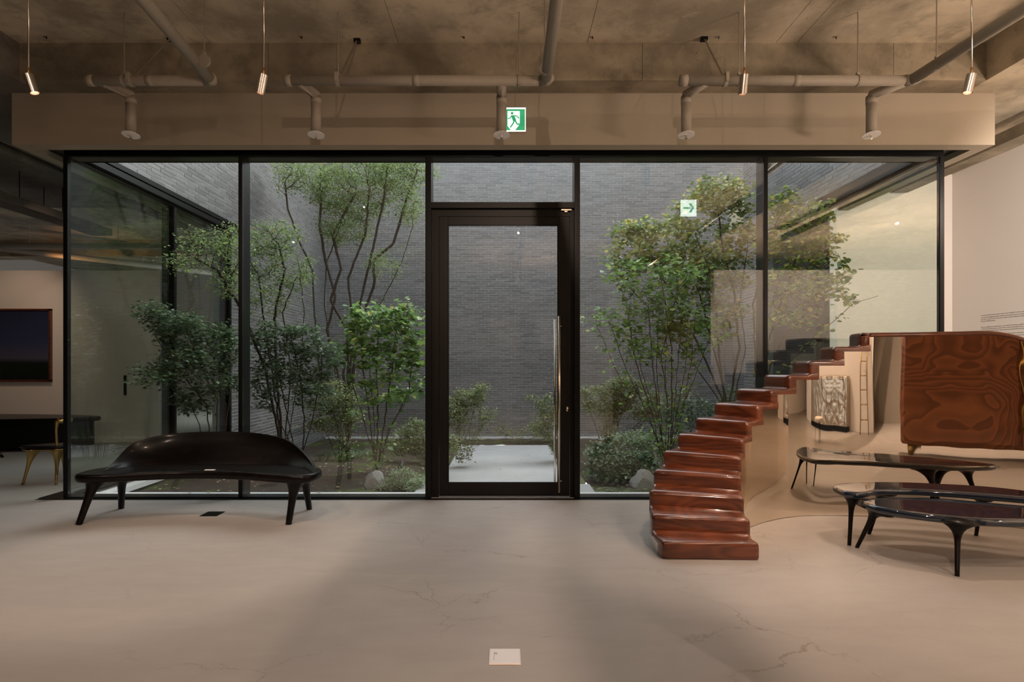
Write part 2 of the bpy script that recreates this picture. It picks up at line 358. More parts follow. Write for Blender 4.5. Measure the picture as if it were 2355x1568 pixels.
struct('ceiling_left', MB().box(-14, -4.66, -9, 10.15, ZB, 4.9), M['concshade'], label='lower concrete ceiling over the left room')
struct('ceiling_right', MB().box(4.62, 14, -9, 12, ZB, 4.9), M['conc'], label='lower concrete ceiling over the right wing')
struct('ceiling_far_left', MB().box(-14, -4.88, 10.15, 20, ZC, 4.9), M['beam'])
struct('wall_left', MB().box(-14.3, -14, -9, 20, 0, 4.9), M['grey'])
struct('wall_far_left', MB().box(-14, -4.88, 19.7, 20, 0, 4.9), M['grey'])
struct('wall_back', MB().box(-14.3, 14.3, -9.3, -9, 0, 4.9), M['grey'])
struct('wall_wing', MB().box(14, 14.3, -9, 12, 0, 4.9), M['white'])
struct('wall_partition', MB().box(5.15, 11, -2.4, -2.2, 0, 3.72), M['white'], label='white partition behind the viewer, seen mirrored')
struct('wall_partition_grey', MB().box(2.0, 5.6, -4.8, -4.6, 0, ZB), M['grey'])
# right: text wall and the wall that closes the bay
wr = struct('wall_right', MB().box(6.42, 6.6, 5.2, 8.56, 0, ZB), M['white'], label='white wall with small grey lettering at right edge')
struct('wall_bay', MB().box(4.75, 6.42, 8.36, 8.56, 0, ZB), M['white'], label='white wall behind the right side glass')
struct('wall_bay_daylit', MB().box(XR+0.06, 4.75, 8.34, 8.56, 0, ZB), M['sill'])  # cool colour stands in for daylight on the wall's end
struct('wall_dark_store', MB().box(5.3, 5.4, 8.56, 12, 0, ZB).box(4.6, 5.4, 11.0, 11.2, 0, ZB), M['darkroom'])
# illegible lettering: rows of word-shaped marks, flat print on the wall
tx = MB()
def text_row(z, y_hi, y_lo):
    y = y_hi
    while y > y_lo:
        w = random.choice([0.010, 0.016, 0.024, 0.032, 0.040]); y2 = max(y-w, y_lo)
        yy = y
        while yy > y2:
            h = random.choice([0.007, 0.007, 0.0105]); d = random.choice([0, 0, 0.003])
            tx.box(6.4185, 6.4200, yy-0.0032, yy, z-d, z+h); yy -= 0.0052
        y = y2-0.006
yt = 6.42*F/(2256-CX)
for py, frac in ((722, 1), (727, 1), (731.5, 1), (736, 0.14), (750, 1), (754.5, 1), (759, 0.9), (768, 1), (773, 0.8), (787, 1), (791.5, 1), (796, 0.5)):
    Yr = 6.42*F/(2300-CX); text_row(CH-(py-CY)/F*Yr, yt, yt-(yt-6.2)*frac)
obj('lettering', tx, M['print'], wr, label='small grey paragraph lettering', kind='stuff')

# plaster band around the glass courtyard
fs_ = MB().box(-4.95, 4.92, 5.85, 5.99, 3.60, ZB).box(-4.95, -4.83, 5.99, 10.15, 3.60, ZB).box(4.79, 4.92, 5.99, 8.36, 3.60, ZB)
struct('trim_fascia', fs_, M['plaster'], label='plastered bulkhead band running above the courtyard glass')
struct('trim_recess_shade', MB().box(-4.83, 4.79, 5.99, 6.3, 3.66, 3.74).box(-4.83, -4.5, 6.3, 10.0, 3.66, 3.74).box(4.45, 4.79, 6.3, 8.36, 3.66, 3.74), M['black'])  # soffit coloured black to hold the shade inside the recess
struct('wall_front_skyblock', MB().box(-4.8, 4.8, 6.27, 6.5, 3.70, 8.6), M['mortar'])  # unseen upper front slab, added and sized to bound the sky light

# ------------------------------------------------------------------ glazing frames
ZH = CH+2.161                  # head underside
def fx(px, Y=GY): return (px-CX)/F*Y
gf = struct('window_1', MB().box(XL, fx(2172), GY+0.16, GY+0.19, ZH, ZH+0.11), M['black'], label='black steel framed glass front facing the courtyard')
obj('head_rail', MB().box(fx(145), fx(2172), GY, GY+0.19, ZH, ZH+0.012).box(fx(145), fx(2172), GY+0.01, GY+0.17, ZH+0.012, ZH+0.10), M['black'], gf)
for a, b in ((145, 155), (548, 557), (978, 991.5), (1321, 1334), (1757, 1766), (2162, 2172)):
    w = MB().box(fx(a), fx(b), GY, GY+(0.05 if a in (145, 2162) else 0.19), 0.0, ZH)
    obj('mullion', w, M['black'], gf, bevel=0.002)
for a, b in ((155, 548), (557, 978), (1334, 1757), (1766, 2162)):
    obj('bottom_rail', MB().box(fx(a)-0.01, fx(b)+0.01, GY, GY+0.17, -0.01, 0.012), M['black'], gf)
    obj('pane', MB().box(fx(a)+0.001, fx(b)-0.001, GY+0.010, GY+0.024, 0.012, ZH), M['glass'], gf)
obj('pane', MB().box(fx(991.5)+0.001, fx(1321)-0.001, GY+0.010, GY+0.024, 3.09, ZH), M['glass'], gf)
# left and right glass returns
gl_ = struct('window_2', MB().box(XL-0.06, XL+0.02, GY+0.05, 9.70, ZH, ZH+0.03), M['black'], label='left side glass wall of the courtyard')
obj('lintel', MB().box(XL-0.06, XL+0.07, GY+0.05, 9.70, ZH+0.03, CH+2.28), M['black'], gl_)
obj('bottom_rail', MB().box(XL-0.06, XL+0.02, GY+0.05, 9.66, -0.01, 0.012), M['black'], gl_)
for y in (8.0, 9.62): obj('mullion', MB().box(XL-0.14, XL+0.03, y, y+0.06, 0, ZH), M['black'], gl_)
for a, b in ((GY+0.05, 8.0), (8.06, 9.62)): obj('pane', MB().box(XL-0.02, XL-0.006, a, b, 0.012, ZH), M['sideglass'], gl_)
gr_ = struct('window_3', MB().box(XR-0.02, XR+0.06, GY+0.05, 10.45, ZH, ZH+0.03), M['black'], label='right side glass wall of the courtyard')
obj('lintel', MB().box(XR-0.07, XR+0.06, GY+0.05, 10.45, ZH+0.03, CH+2.28), M['bronze'], gr_)
obj('bottom_rail', MB().box(XR-0.02, XR+0.06, GY+0.05, 10.40, -0.01, 0.012), M['black'], gr_)
obj('mullion', MB().box(XR-0.03, XR+0.14, 8.34, 8.40, 0, ZH), M['black'], gr_)
for a, b in ((GY+0.05, 8.34), (8.40, 10.40)): obj('pane', MB().box(XR+0.006, XR+0.02, a, b, 0.012, ZH), M['sideglass'], gr_)
struct('trim_threshold', MB().box(fx(92), fx(2235), GY-0.07, GY+0.0, -0.001, 0.002).box(XL-0.3, XL-0.06, GY, 9.66, -0.001, 0.002), M['black'], label='black floor strip along the glass')
struct('trim_sill', MB().box(XL+0.1, fx(985), GY+0.17, GY+0.30, -0.06, 0.0).box(fx(1328), XR-0.1, GY+0.17, GY+0.30, -0.06, 0.0)
       .box(XL+0.14, XL+0.27, GY+0.30, 9.6, -0.06, 0.0).box(XR-0.27, XR-0.14, GY+0.30, 10.3, -0.06, 0.0), M['sill'], label='pale outer sill at the foot of the glass')
# door
dr = struct('door_1', MB().box(fx(991.5), fx(1321), GY+0.01, GY+0.13, 3.03, 3.09), M['bronze'], label='tall dark bronze framed glass door to the courtyard')
DY = GY+0.05
def dx(px): return (px-CX)/F*DY
obj('jamb', MB().box(fx(991.5), dx(1009), DY+0.01, DY+0.08, 0.0, 3.03), M['bronze'], dr)
obj('jamb', MB().box(dx(1311), fx(1321), DY+0.01, DY+0.08, 0.0, 3.03), M['bronze'], dr)
obj('lintel', MB().box(dx(1009), dx(1311), DY+0.01, DY+0.08, 2.955, 3.03), M['bronze'], dr)
leaf = obj('door_leaf', MB().box(dx(1010), dx(1030), DY-0.0, DY+0.06, 0.012, 2.95).box(dx(1284), dx(1310), DY, DY+0.06, 0.012, 2.95)
    .box(dx(1030), dx(1284), DY, DY+0.06, 0.012, 0.150).box(dx(1030), dx(1284), DY, DY+0.06, 2.862, 2.95), M['bronze'], dr, bevel=0.003)
obj('pane', MB().box(dx(1030), dx(1284), DY+0.022, DY+0.036, 0.148, 2.864), M['doorglass'], leaf)
obj('glazing_bead', MB().box(dx(1030), dx(1284), DY+0.004, DY+0.02, 0.148, 0.158).box(dx(1030), dx(1284), DY+0.004, DY+0.02, 2.852, 2.864)
    .box(dx(1030), dx(1030)+0.01, DY+0.004, DY+0.02, 0.158, 2.852).box(dx(1284)-0.01, dx(1284), DY+0.004, DY+0.02, 0.158, 2.852), M['black'], leaf)
hx = (1286-CX)/F*5.98
obj('pull_handle', MB().tube([(hx, 5.98, 0.082), (hx, 5.98, 1.892)], 0.0125, 16), M['nickel'], leaf, smooth=True, label='long vertical satin nickel pull bar')
for z in (0.19, 1.79): obj('handle_bracket', MB().tube([(hx, 5.98, z), (hx+0.07, DY, z)], 0.006, 10), M['nickel'], leaf, smooth=True)
obj('pull_handle', MB().tube([(hx-0.02, 6.26, 0.09), (hx-0.02, 6.26, 1.88)], 0.0125, 12), M['nickel'], leaf, smooth=True)
lk = MB(); cz = CH-(940-CY)/F*DY; cxk = dx(1304)
lk.tube([(cxk, DY-0.012, cz-0.028), (cxk, DY-0.012, cz+0.028)], 0.016, 16)
obj('lock_cylinder', lk, M['nickel'], leaf, smooth=True, label='oval nickel lock cylinder')
obj('door_closer', MB().box(dx(1290), dx(1314), DY-0.03, DY+0.01, 3.005, 3.022).box(dx(1298), dx(1305), DY-0.02, DY, 2.99, 3.005), M['nickel'], dr, bevel=0.002, label='small nickel closer arm')

# ------------------------------------------------------------------ brick walls of the courtyard
BL, BH = 0.29, 0.0585
me_cache = {}
def brick_mesh(dims):
    k = tuple(round(d, 3) for d in dims)
    if k not in me_cache:
        mb = MB().box(-dims[0]/2, dims[0]/2, -dims[1]/2, dims[1]/2, -dims[2]/2, dims[2]/2)
        me = bpy.data.meshes.new('brick'); me.from_pydata(mb.v, [], mb.f); me.materials.append(M['brick']); me_cache[k] = me
    return me_cache[k]
def in_view(p):
    if p[1] < 6.3: return False
    px = CX+p[0]/p[1]*F; py = CY-(p[2]-CH)/p[1]*F
    return 150 < px < 2160 and 360 < py < 1135
def brick_wall(name, label, p0, axis, length, z0, z1, sign, skip=None, first=None, clip=None):
    """axis 'x' or 'y'; sign: which way the face looks along the other axis"""
    th = 0.3
    L = []; po = 0
    nr = int((z1-z0)/BH); body = MB()
    for r in range(nr):
        z = z0+r*BH; po = random.choice([q for q in (0, 0.34, 0.67) if q != po]); off = (po+random.uniform(-.02, .02)) % 1*BL
        u = -off
        while u < length:
            a = max(u, 0, clip(z+BH/2) if clip else 0)+0.005; b = min(u+BL, length)-0.005; u += BL
            if b-a < 0.03: continue
            if skip and skip((a+b)/2, z+BH/2): continue
            if sign*1 and False: pass
            L.append((a, b, z+0.0055, z+BH-0.0055, random.uniform(0.003, 0.007)))
    # the backing wall, cut around the openings by rows
    def rect(a, b, za, zb):
        if axis == 'x':
            y = p0[1]; body.box(p0[0]+a, p0[0]+b, min(y, y-sign*th), max(y, y-sign*th), za, zb)
        else:
            x = p0[0]; body.box(min(x, x-sign*th), max(x, x-sign*th), p0[1]+a, p0[1]+b, za, zb)
    for r in (first or [(0, length, z0, z1)]): rect(*r)
    w = struct(name, body, M['mortar'], label=label)
    def geo(a, b, za, zb, d):
        if axis == 'x':
            c = (p0[0]+(a+b)/2, p0[1]+sign*(d-0.02)/2, (za+zb)/2); dims = (b-a, 0.02+d, zb-za)
        else:
            c = (p0[0]+sign*(d-0.02)/2, p0[1]+(a+b)/2, (za+zb)/2); dims = (0.02+d, b-a, zb-za)
        return c, dims
    near = sorted([g for g in L if in_view(geo(*g)[0]) and g[1]-g[0] > BL-0.012], key=lambda g: geo(*g)[0][1] + (0 if axis == 'y' else abs(geo(*g)[0][0])*0.05+abs(geo(*g)[0][2]-2.5)*0.3))[:300]
    ns = set(near)
    for g in near:
        c, dims = geo(*g); dd = (dims[0], 0.029, dims[2]) if axis == 'x' else (0.029, dims[1], dims[2])
        o = bpy.data.objects.new('brick', brick_mesh(dd)); COL.objects.link(o); o.parent = w
        cc = list(c)
        if axis == 'x': cc[1] = p0[1]+sign*(g[4]-0.0145)
        else: cc[0] = p0[0]+sign*(g[4]-0.0145)
        o.location = cc
    rest = [g for g in L if g not in ns]; V = []; Fq = []
    bf = np.array([(0,3,2,1),(4,5,6,7),(0,1,5,4),(1,2,6,5),(2,3,7,6),(3,0,4,7)])
    for i, g in enumerate(rest):
        c, d = geo(*g)
        x0, x1, y0, y1, z0_, z1_ = c[0]-d[0]/2, c[0]+d[0]/2, c[1]-d[1]/2, c[1]+d[1]/2, c[2]-d[2]/2, c[2]+d[2]/2
        V += [(x0,y0,z0_),(x1,y0,z0_),(x1,y1,z0_),(x0,y1,z0_),(x0,y0,z1_),(x1,y0,z1_),(x1,y1,z1_),(x0,y1,z1_)]; Fq.append(bf+8*i)
    fast_mesh('brickwork', np.array(V), np.concatenate(Fq), M['brick'], w, kind='stuff')
    return w
YB = 14.9
ZT = 8.6; ZBB = -0.5+0.0
LT = CH+2.28                   # brick starts above the lintels
brick_wall('wall_courtyard_left', 'charcoal long-brick wall on the left of the courtyard', (XL, 6.27, 0), 'y', YB-6.27, -0.56, ZT, 1,
           clip=lambda z: 9.70-6.27 if z < LT else 0, first=[(0, 9.70-6.27, LT, ZT), (9.70-6.27, YB-6.27, -0.56, ZT)])
brick_wall('wall_courtyard_back', 'charcoal long-brick wall closing the courtyard', (XL, YB, 0), 'x', 13.6, -0.56, 6.9, -1)
# right wall with an upper window
WZ0, WZ1, WY0, WY1 = CH+3.30, CH+5.2, 7.3, 10.15
brick_wall('wall_courtyard_right', 'blue-grey long-brick wall on the right of the courtyard', (XR, 6.27, 0), 'y', 11.0-6.27, -0.56, ZT, -1,
           clip=lambda z: 10.45-6.27 if z < LT else 0, skip=lambda u, z: (WZ0 < z < WZ1 and WY0 < u+6.27 < WY1),
           first=[(0, 10.45-6.27, LT, WZ0), (10.45-6.27, 11-6.27, -0.56, ZT), (0, WY0-6.27, WZ0, ZT), (WY0-6.27, WY1-6.27, WZ1, ZT), (WY1-6.27, 10.45-6.27, WZ0, ZT)])
w4 = struct('window_4', MB().box(XR-0.03, XR+0.2, WY0, WY1, WZ0-0.03, WZ0+0.012).box(XR-0.0, XR+0.1, WY1-0.04, WY1, WZ0, WZ1).box(XR-0.0, XR+0.1, WY0, WY0+0.04, WZ0, WZ1), M['black'], label='upper window in the right brick wall')
obj('pane', MB().box(XR+0.04, XR+0.055, WY0+0.04, WY1-0.04, WZ0+0.012, WZ1), M['glass'], w4)
obj('window_sill', MB().box(XR-0.05, XR+0.0, WY0, WY1, WZ0-0.012, WZ0+0.0), M['sill'], w4)
struct('wall_upper_room', MB().box(6.2, 6.3, 6.3, 11, 4.9, 8), M['white'])
struct('wall_courtyard_side', MB().box(9.0, 9.3, 11.0, YB, -0.5, ZT).box(XR+0.3, 9.3, 11.2, 11.5, -0.5, ZT), M['mortar'])
struct('ledge', MB().box(XL+0.02, 9.0, 14.78, YB-0.002, -0.62, -0.46), M['sill'], label='pale concrete kerb at the foot of the back brick wall')

# ------------------------------------------------------------------ courtyard ground
def gz(y): return -0.08 if y < 8.5 else (-0.08-0.36*(y-8.5)/3.5 if y < 12 else -0.44-0.06*(min(y, 14.6)-12)/2.6)
PXW = 1.02
def bed(x0, x1, y0, y1, edge_in=None, step=0.12):
    xs = np.arange(x0, x1+step*0.5, step); ys = np.arange(y0, y1+step*0.5, step); xs[-1] = x1; ys[-1] = y1
    V = []; Fq = []
    for y in ys:
        for x in xs:
            z = gz(y)+0.05*noise.noise((x*1.1, y*1.1, 3))+0.02*noise.noise((x*6, y*6, 1))
            e = min(abs(x-edge_in), 9) if edge_in is not None else 9
            if e < 0.3: z = min(z, -0.47 + (z+0.47)*(e/0.3)**0.5) if y > 8 else z
            V.append((x, y, z))
    nx = len(xs)
    for j in range(len(ys)-1):
        for i in range(nx-1):
            a = j*nx+i; Fq.append((a, a+1, a+1+nx, a+nx))
    return V, Fq
V = []; Fq = []
for args in ((XL-0.05, -PXW, 6.30, 14.8, -PXW), (PXW, XR+0.05, 6.30, 11.0, PXW), (PXW, 9.0, 11.0, 14.8, PXW), (-PXW, PXW, 13.5, 14.8, None)):
    v, f = bed(*args); b = len(V); V += v; Fq += [tuple(i+b for i in q) for q in f]
gr = fast_mesh('ground', np.array(V), np.array(Fq), M['ground'], None, 'structure', 'dark soil and moss planting beds in the courtyard', True)
pt = struct('path', MB().box(-PXW-0.05, PXW+0.05, 7.9, 13.52, -0.6, -0.48), M['path'], label='pale concrete garden path seen through the door')
struct('step', MB().box(-1.0, 1.0, GY+0.14, 6.9, -0.1, -0.02).box(-1.0, 1.0, 6.9, 7.25, -0.3, -0.17).box(-1.0, 1.0, 7.25, 7.95, -0.45, -0.33), M['path'])

# ------------------------------------------------------------------ plants
LEAF = {
    'round': (np.array([(0,0,0),(0.30,0.12,0.05),(0.50,0.42,0.07),(0.40,0.78,0.03),(0,1.08,-0.06),(-0.40,0.78,0.03),(-0.50,0.42,0.07),(-0.30,0.12,0.05),(0,0.5,-0.02)]),
              [(8,0,1),(8,1,2),(8,2,3),(8,3,4),(8,4,5),(8,5,6),(8,6,7),(8,7,0)]),
    'maple': (np.array([(0,0,0),(0.55,0.02,-0.04),(0.22,0.30,0.0),(0.62,0.62,-0.05),(0.17,0.55,0.0),(0,1.08,-0.08),(-0.17,0.55,0),(-0.62,0.62,-0.05),(-0.22,0.30,0),(-0.55,0.02,-0.04),(0,0.35,0.02)]),
              [(10,0,1),(10,1,2),(10,2,3),(10,3,4),(10,4,5),(10,5,6),(10,6,7),(10,7,8),(10,8,9),(10,9,0)]),
    'lance': (np.array([(0,0,0),(0.17,0.42,0.03),(0,1,-0.08),(-0.17,0.42,0.03)]), [(0,1,2),(0,2,3)]),
    'oval': (np.array([(0,0,0),(0.30,0.28,0.04),(0.26,0.68,0.03),(0,1,-0.06),(-0.26,0.68,0.03),(-0.30,0.28,0.04)]), [(0,1,2),(0,2,3),(0,3,4),(0,4,5)]),
}
def leaf_frames(n, pitch=0.35, droop=0.25):
    """random orientation: leaf plane near horizontal, tip slightly down"""
    yaw = rng.uniform(0, 2*PI, n); pit = rng.normal(-droop, pitch, n); rol = rng.normal(0, pitch, n)
    cy, sy, cp, sp, cr, sr = np.cos(yaw), np.sin(yaw), np.cos(pit), np.sin(pit), np.cos(rol), np.sin(rol)
    ydir = np.stack([-sy*cp, cy*cp, sp], 1)
    xh = np.stack([cy, sy, np.zeros(n)], 1); up = np.cross(xh, ydir)
    xdir = xh*cr[:, None]+up*sr[:, None]; zdir = np.cross(xdir, ydir)
    return xdir, ydir, zdir
def leaves_mesh(name, pos, size, kind, m, parent, pitch=0.35, droop=0.25):
    V0, F0 = LEAF[kind]; n = len(pos)
    if n == 0: return None
    x, y, z = leaf_frames(n, pitch, droop); s = rng.uniform(size*0.65, size*1.2, n)[:, None, None]
    W = (V0[None, :, 0:1]*x[:, None, :]+V0[None, :, 1:2]*y[:, None, :]+V0[None, :, 2:3]*z[:, None, :])*s + pos[:, None, :]
    k = len(V0); Fa = (np.array(F0)[None]+(np.arange(n)*k)[:, None, None]).reshape(-1, 3)
    return fast_mesh(name, W.reshape(-1, 3), Fa, m, parent, kind='stuff')
leaf_me = {}
def leaf_objects(pos, size, kind, m, parent):
    if (kind, m.name) not in leaf_me:
        V0, F0 = LEAF[kind]; me = bpy.data.meshes.new('leaf'); me.from_pydata([tuple(v) for v in V0], [], F0); me.materials.append(m); me.update(); leaf_me[(kind, m.name)] = me
    me = leaf_me[(kind, m.name)]; x, y, z = leaf_frames(len(pos)); off = parent_loc(parent)
    for i, p in enumerate(pos):
        o = bpy.data.objects.new('leaf', me); COL.objects.link(o); o.parent = parent; s = random.uniform(size*0.7, size*1.2)
        o.matrix_local = Matrix(((x[i][0]*s, y[i][0]*s, z[i][0]*s, p[0]-off.x), (x[i][1]*s, y[i][1]*s, z[i][1]*s, p[1]-off.y), (x[i][2]*s, y[i][2]*s, z[i][2]*s, p[2]-off.z), (0,0,0,1)))
def crown_points(ells, n, depth=0.5):
    """ells: (px, py, Y, rx_px, ry_px[, rY[, weight]])"""
    w = np.array([e[3]*e[4]*(e[6] if len(e) > 6 else 1) for e in ells], float); w /= w.sum(); out = []
    for e, k in zip(ells, (w*n).round().astype(int)):
        d = rng.normal(size=(k, 3)); d /= np.linalg.norm(d, axis=1)[:, None]; d *= rng.uniform(0.25, 1, (k, 1))**(1/2.2)
        c = P(e[0], e[1], e[2]); rx = e[3]/F*e[2]; rz = e[4]/F*e[2]; ry = e[5] if len(e) > 5 else rx*0.8
        out.append(np.array(c)+d*np.array([rx, ry, rz]))
    A = np.concatenate(out); A[:, 0] = np.maximum(A[:, 0], XL+0.16+rng.uniform(0, 0.25, len(A))); A[:, 2] = np.maximum(A[:, 2], -0.42)
    near = (A[:, 1] < 11.1) & (A[:, 0] > XR-0.15); A[near, 0] = XR-0.15
    A[:, 1] = np.maximum(A[:, 1], 6.45); return A
def grow(stems, attract, step=0.09, kill=0.11, infl=0.9, iters=45):
    """space colonisation from the given stems; returns nodes, parents, stem ids"""
    N = []; par = []; sid = []
    for si, st in enumerate(stems):
        pts = [Vector(p) for p in st]; prev = -1
        for a, b in zip(pts[:-1], pts[1:]):
            k = max(1, int((b-a).length/step))
            for i in range(k):
                q = a.lerp(b, i/k)
                if prev >= 0: q = q+Vector((random.gauss(0, 1), random.gauss(0, 1), random.gauss(0, .5)))*0.005
                N.append(np.array(q)); par.append(prev); sid.append(si); prev = len(N)-1
        N.append(np.array(pts[-1])); par.append(prev); sid.append(si)
    A = attract.copy(); nstart = len(N)
    X = np.array(N)
    zmin = np.array([n[2] for n in N])
    cand0 = X[:, 2] > (A[:, 2].min()-0.9)
    D = np.linalg.norm(A[:, None]-X[None], axis=2); D[:, ~cand0] = 1e9
    best = D.argmin(1); bd = D.min(1)
    for it in range(iters):
        if len(A) == 0: break
        act = bd < (infl if it > 3 else 99)
        if not act.any(): act = np.ones(len(A), bool)
        new = []
        for ni in np.unique(best[act]):
            sel = act & (best == ni); dv = A[sel]-X[ni]; dv /= (np.linalg.norm(dv, axis=1)[:, None]+1e-9); d = dv.mean(0)+rng.normal(0, 0.16, 3)+np.array([0, 0, 0.05]); L = np.linalg.norm(d)
            if L < 0.1: continue
            new.append((ni, X[ni]+d/L*step))
        if not new: break
        nb = len(X); X = np.vstack([X, [p for _, p in new]])
        for ni, _ in new: par.append(ni); sid.append(sid[ni])
        Dn = np.linalg.norm(A[:, None]-X[None, nb:], axis=2); j = Dn.argmin(1); dn = Dn.min(1); up = dn < bd
        best[up] = nb+j[up]; bd[up] = dn[up]
        keep = bd > kill; A = A[keep]; best = best[keep]; bd = bd[keep]
    return X, np.array(par), np.array(sid), nstart
def plant(name, label, cat, base, stems, ells, n_att, n_leaf, size, kind, m, bark, tip=0.0022, expo=2.3, rmax=0.03, step=0.09, spread=0.07, n_obj=0, group=None, pitch=0.35, droop=0.25, kill=0.11):
    r = root(name, base, label, cat, group)
    X, par, sid, ns = grow(stems, crown_points(ells, n_att), step, kill)
    n = len(X); rad = np.zeros(n); kids = [[] for _ in range(n)]
    for i in range(n):
        if par[i] >= 0: kids[par[i]].append(i)
    for i in range(n-1, -1, -1):
        rad[i] = tip if not kids[i] else sum(rad[k]**expo for k in kids[i])**(1/expo)
    # parents always come before children inside a stem, new nodes after
    order = sorted(range(n), key=lambda i: -i)
    for i in order:
        if kids[i]: rad[i] = sum(rad[k]**expo for k in kids[i])**(1/expo)
    sc = min(1.0, rmax/rad.max()); rad = np.maximum(rad*sc, tip*0.8)
    for si in range(len(stems)):
        mb = MB(); starts = [i for i in range(n) if sid[i] == si and par[i] < 0]
        stack = [(s, None) for s in starts]
        while stack:
            s, p = stack.pop(); chain = [s] if p is None else [p, s]; cur = s
            while kids[cur]:
                ks = sorted(kids[cur], key=lambda k: -rad[k])
                for k in ks[1:]: stack.append((k, cur))
                cur = ks[0]; chain.append(cur)
            if len(chain) < 2: continue
            rr = [rad[c] for c in chain]
            if p is not None: rr[0] = rr[1]
            mb.tube([X[c] for c in chain], rr, 5 if rr[0] < 0.012 else 7, caps=False)
        if mb.v: obj('stem', mb, bark, r, smooth=True)
    # leaves ride on the thin twigs
    w = np.where(rad < tip*sc*2.2+0.0008, 1.0, 0.0); w[:ns] *= 0.3
    if w.sum() == 0: w[:] = 1
    idx = rng.choice(n, n_leaf, p=w/w.sum())
    pos = X[idx]+rng.normal(0, 1, (n_leaf, 3))*np.array([spread, spread, spread*0.55])
    pos = pos[(pos[:, 1] > 6.34) & (pos[:, 0] > XL+0.08) & ((pos[:, 0] < XR-0.06) | (pos[:, 1] > 11.1))]
    if n_obj:
        o_ = np.argsort(pos[:, 1]); near = pos[o_[:n_obj]]; pos = pos[o_[n_obj:]]
        leaf_objects(near, size, kind, m, r)
    leaves_mesh('foliage', pos, size, kind, m, r, pitch, droop)
    return r
def G(px, Y): return Vector(((px-CX)/F*Y, Y, gz(Y)-0.03))
def fan(basepx, Y, tops, wob=0.0, spread=0.05):
    st = []
    for t in tops:
        b = G(basepx+random.uniform(-8, 8), Y+random.uniform(-spread, spread))
        pts = [b]
        for (px, py, *yy) in t: pts.append(P(px, py, yy[0] if yy else Y))
        st.append(pts)
    return st

# 1 dark maple in the left pane
plant('japanese_maple', 'dark green japanese maple leaning left behind the bench', 'tree', G(505, 7.7),
      fan(500, 7.7, [[(475, 930), (410, 850, 7.4), (355, 770, 7.2)], [(500, 920), (460, 840), (430, 760, 7.4)], [(520, 930), (480, 860), (410, 790, 7.4)], [(530, 900), (520, 830, 7.9), (500, 760, 7.9)], [(440, 930, 7.6), (380, 880, 7.3), (330, 850, 7.1)]]),
      [(400, 740, 7.3, 78, 45), (335, 712, 7.0, 55, 28, 0.2), (480, 790, 7.8, 75, 55), (400, 830, 7.4, 80, 42), (500, 870, 7.8, 60, 50), (330, 870, 7.0, 50, 28, 0.2, 0.5), (440, 920, 7.7, 60, 30), (520, 790, 8.0, 50, 50)],
      420, 6200, 0.050, 'maple', M['maple'], M['twig'], rmax=0.022, pitch=0.3, droop=0.3)
# 2 dark maple right of the first mullion
plant('japanese_maple', 'dark green japanese maple right of the left mullion, before the brick', 'tree', G(690, 8.6),
      fan(690, 8.6, [[(660, 950), (640, 860), (610, 780)], [(700, 960), (690, 860), (670, 780)], [(720, 960), (740, 860), (740, 800)], [(640, 960), (600, 900), (590, 850)]]),
      [(620, 780, 8.6, 60, 45), (690, 790, 8.7, 70, 45), (740, 830, 8.8, 55, 50), (640, 860, 8.6, 70, 45), (720, 900, 8.7, 60, 40), (605, 900, 8.5, 30, 45)],
      380, 5600, 0.052, 'maple', M['maple'], M['twig'], rmax=0.024, pitch=0.3, droop=0.3)
# 3 mid-height tree crossing the mullion
plant('slender_maple', 'slender green maple crossing the left mullion at mid height', 'tree', G(655, 9.2),
      fan(658, 9.2, [[(635, 850), (632, 720), (655, 620), (640, 560)], [(625, 850), (605, 720), (595, 640)], [(670, 850), (650, 720), (680, 640)], [(610, 850, 9.0), (560, 720, 8.4), (500, 620, 7.9), (440, 590, 7.5)], [(690, 850), (700, 720), (690, 640)]]),
      [(630, 545, 9.2, 65, 42), (605, 600, 9.1, 50, 50), (470, 560, 7.7, 70, 32, 0.25, 0.5), (425, 605, 7.4, 50, 26, 0.2, 0.5), (530, 640, 8.1, 45, 50, 0.4, 0.6), (680, 620, 9.3, 35, 60, 0.6, 0.5), (540, 560, 8.2, 40, 50, 0.4), (620, 680, 9.2, 60, 50, 0.6, 0.3)],
      700, 8200, 0.040, 'oval', M['finel'], M['twig'], rmax=0.030, tip=0.0034, kill=0.09, pitch=0.4)
# 4 tall feathery tree
plant('feathery_maple', 'tall feathery green maple with bare forked stems before the brick corner', 'tree', G(800, 11.0),
      fan(800, 11.0, [[(775, 850), (752, 760), (772, 680), (748, 600), (735, 520), (740, 440)], [(800, 850), (798, 760), (760, 690), (785, 620), (765, 540), (820, 440)],
                      [(815, 850), (822, 760), (862, 650), (858, 600), (905, 560), (935, 460), (960, 390)], [(790, 850), (828, 700), (860, 560), (880, 470), (890, 400)], [(735, 850), (722, 700), (718, 620), (690, 560), (662, 480), (655, 420)], [(810, 850), (835, 760), (880, 690), (925, 600), (950, 520)], [(770, 850), (745, 700), (752, 600), (790, 500)], [(805, 850), (812, 740), (800, 640), (840, 540), (850, 430)]]),
      [(665, 410, 11.0, 42, 40), (720, 400, 11.1, 40, 30, 0.6, 0.7), (770, 450, 11.0, 62, 45), (835, 395, 11.2, 75, 35), (905, 410, 11.0, 65, 48), (830, 470, 11.2, 65, 40), (940, 470, 10.9, 32, 50, 0.6, 0.7), (790, 530, 11.1, 60, 30, 0.6, 0.6), (880, 610, 11, 40, 30, 0.5, 0.25), (930, 385, 11, 45, 25), (990, 400, 11, 14, 30, 0.3, 0.6)],
      1500, 24000, 0.038, 'oval', M['finel'], M['bark'], rmax=0.040, tip=0.0044, step=0.10, kill=0.10, spread=0.09, pitch=0.45)
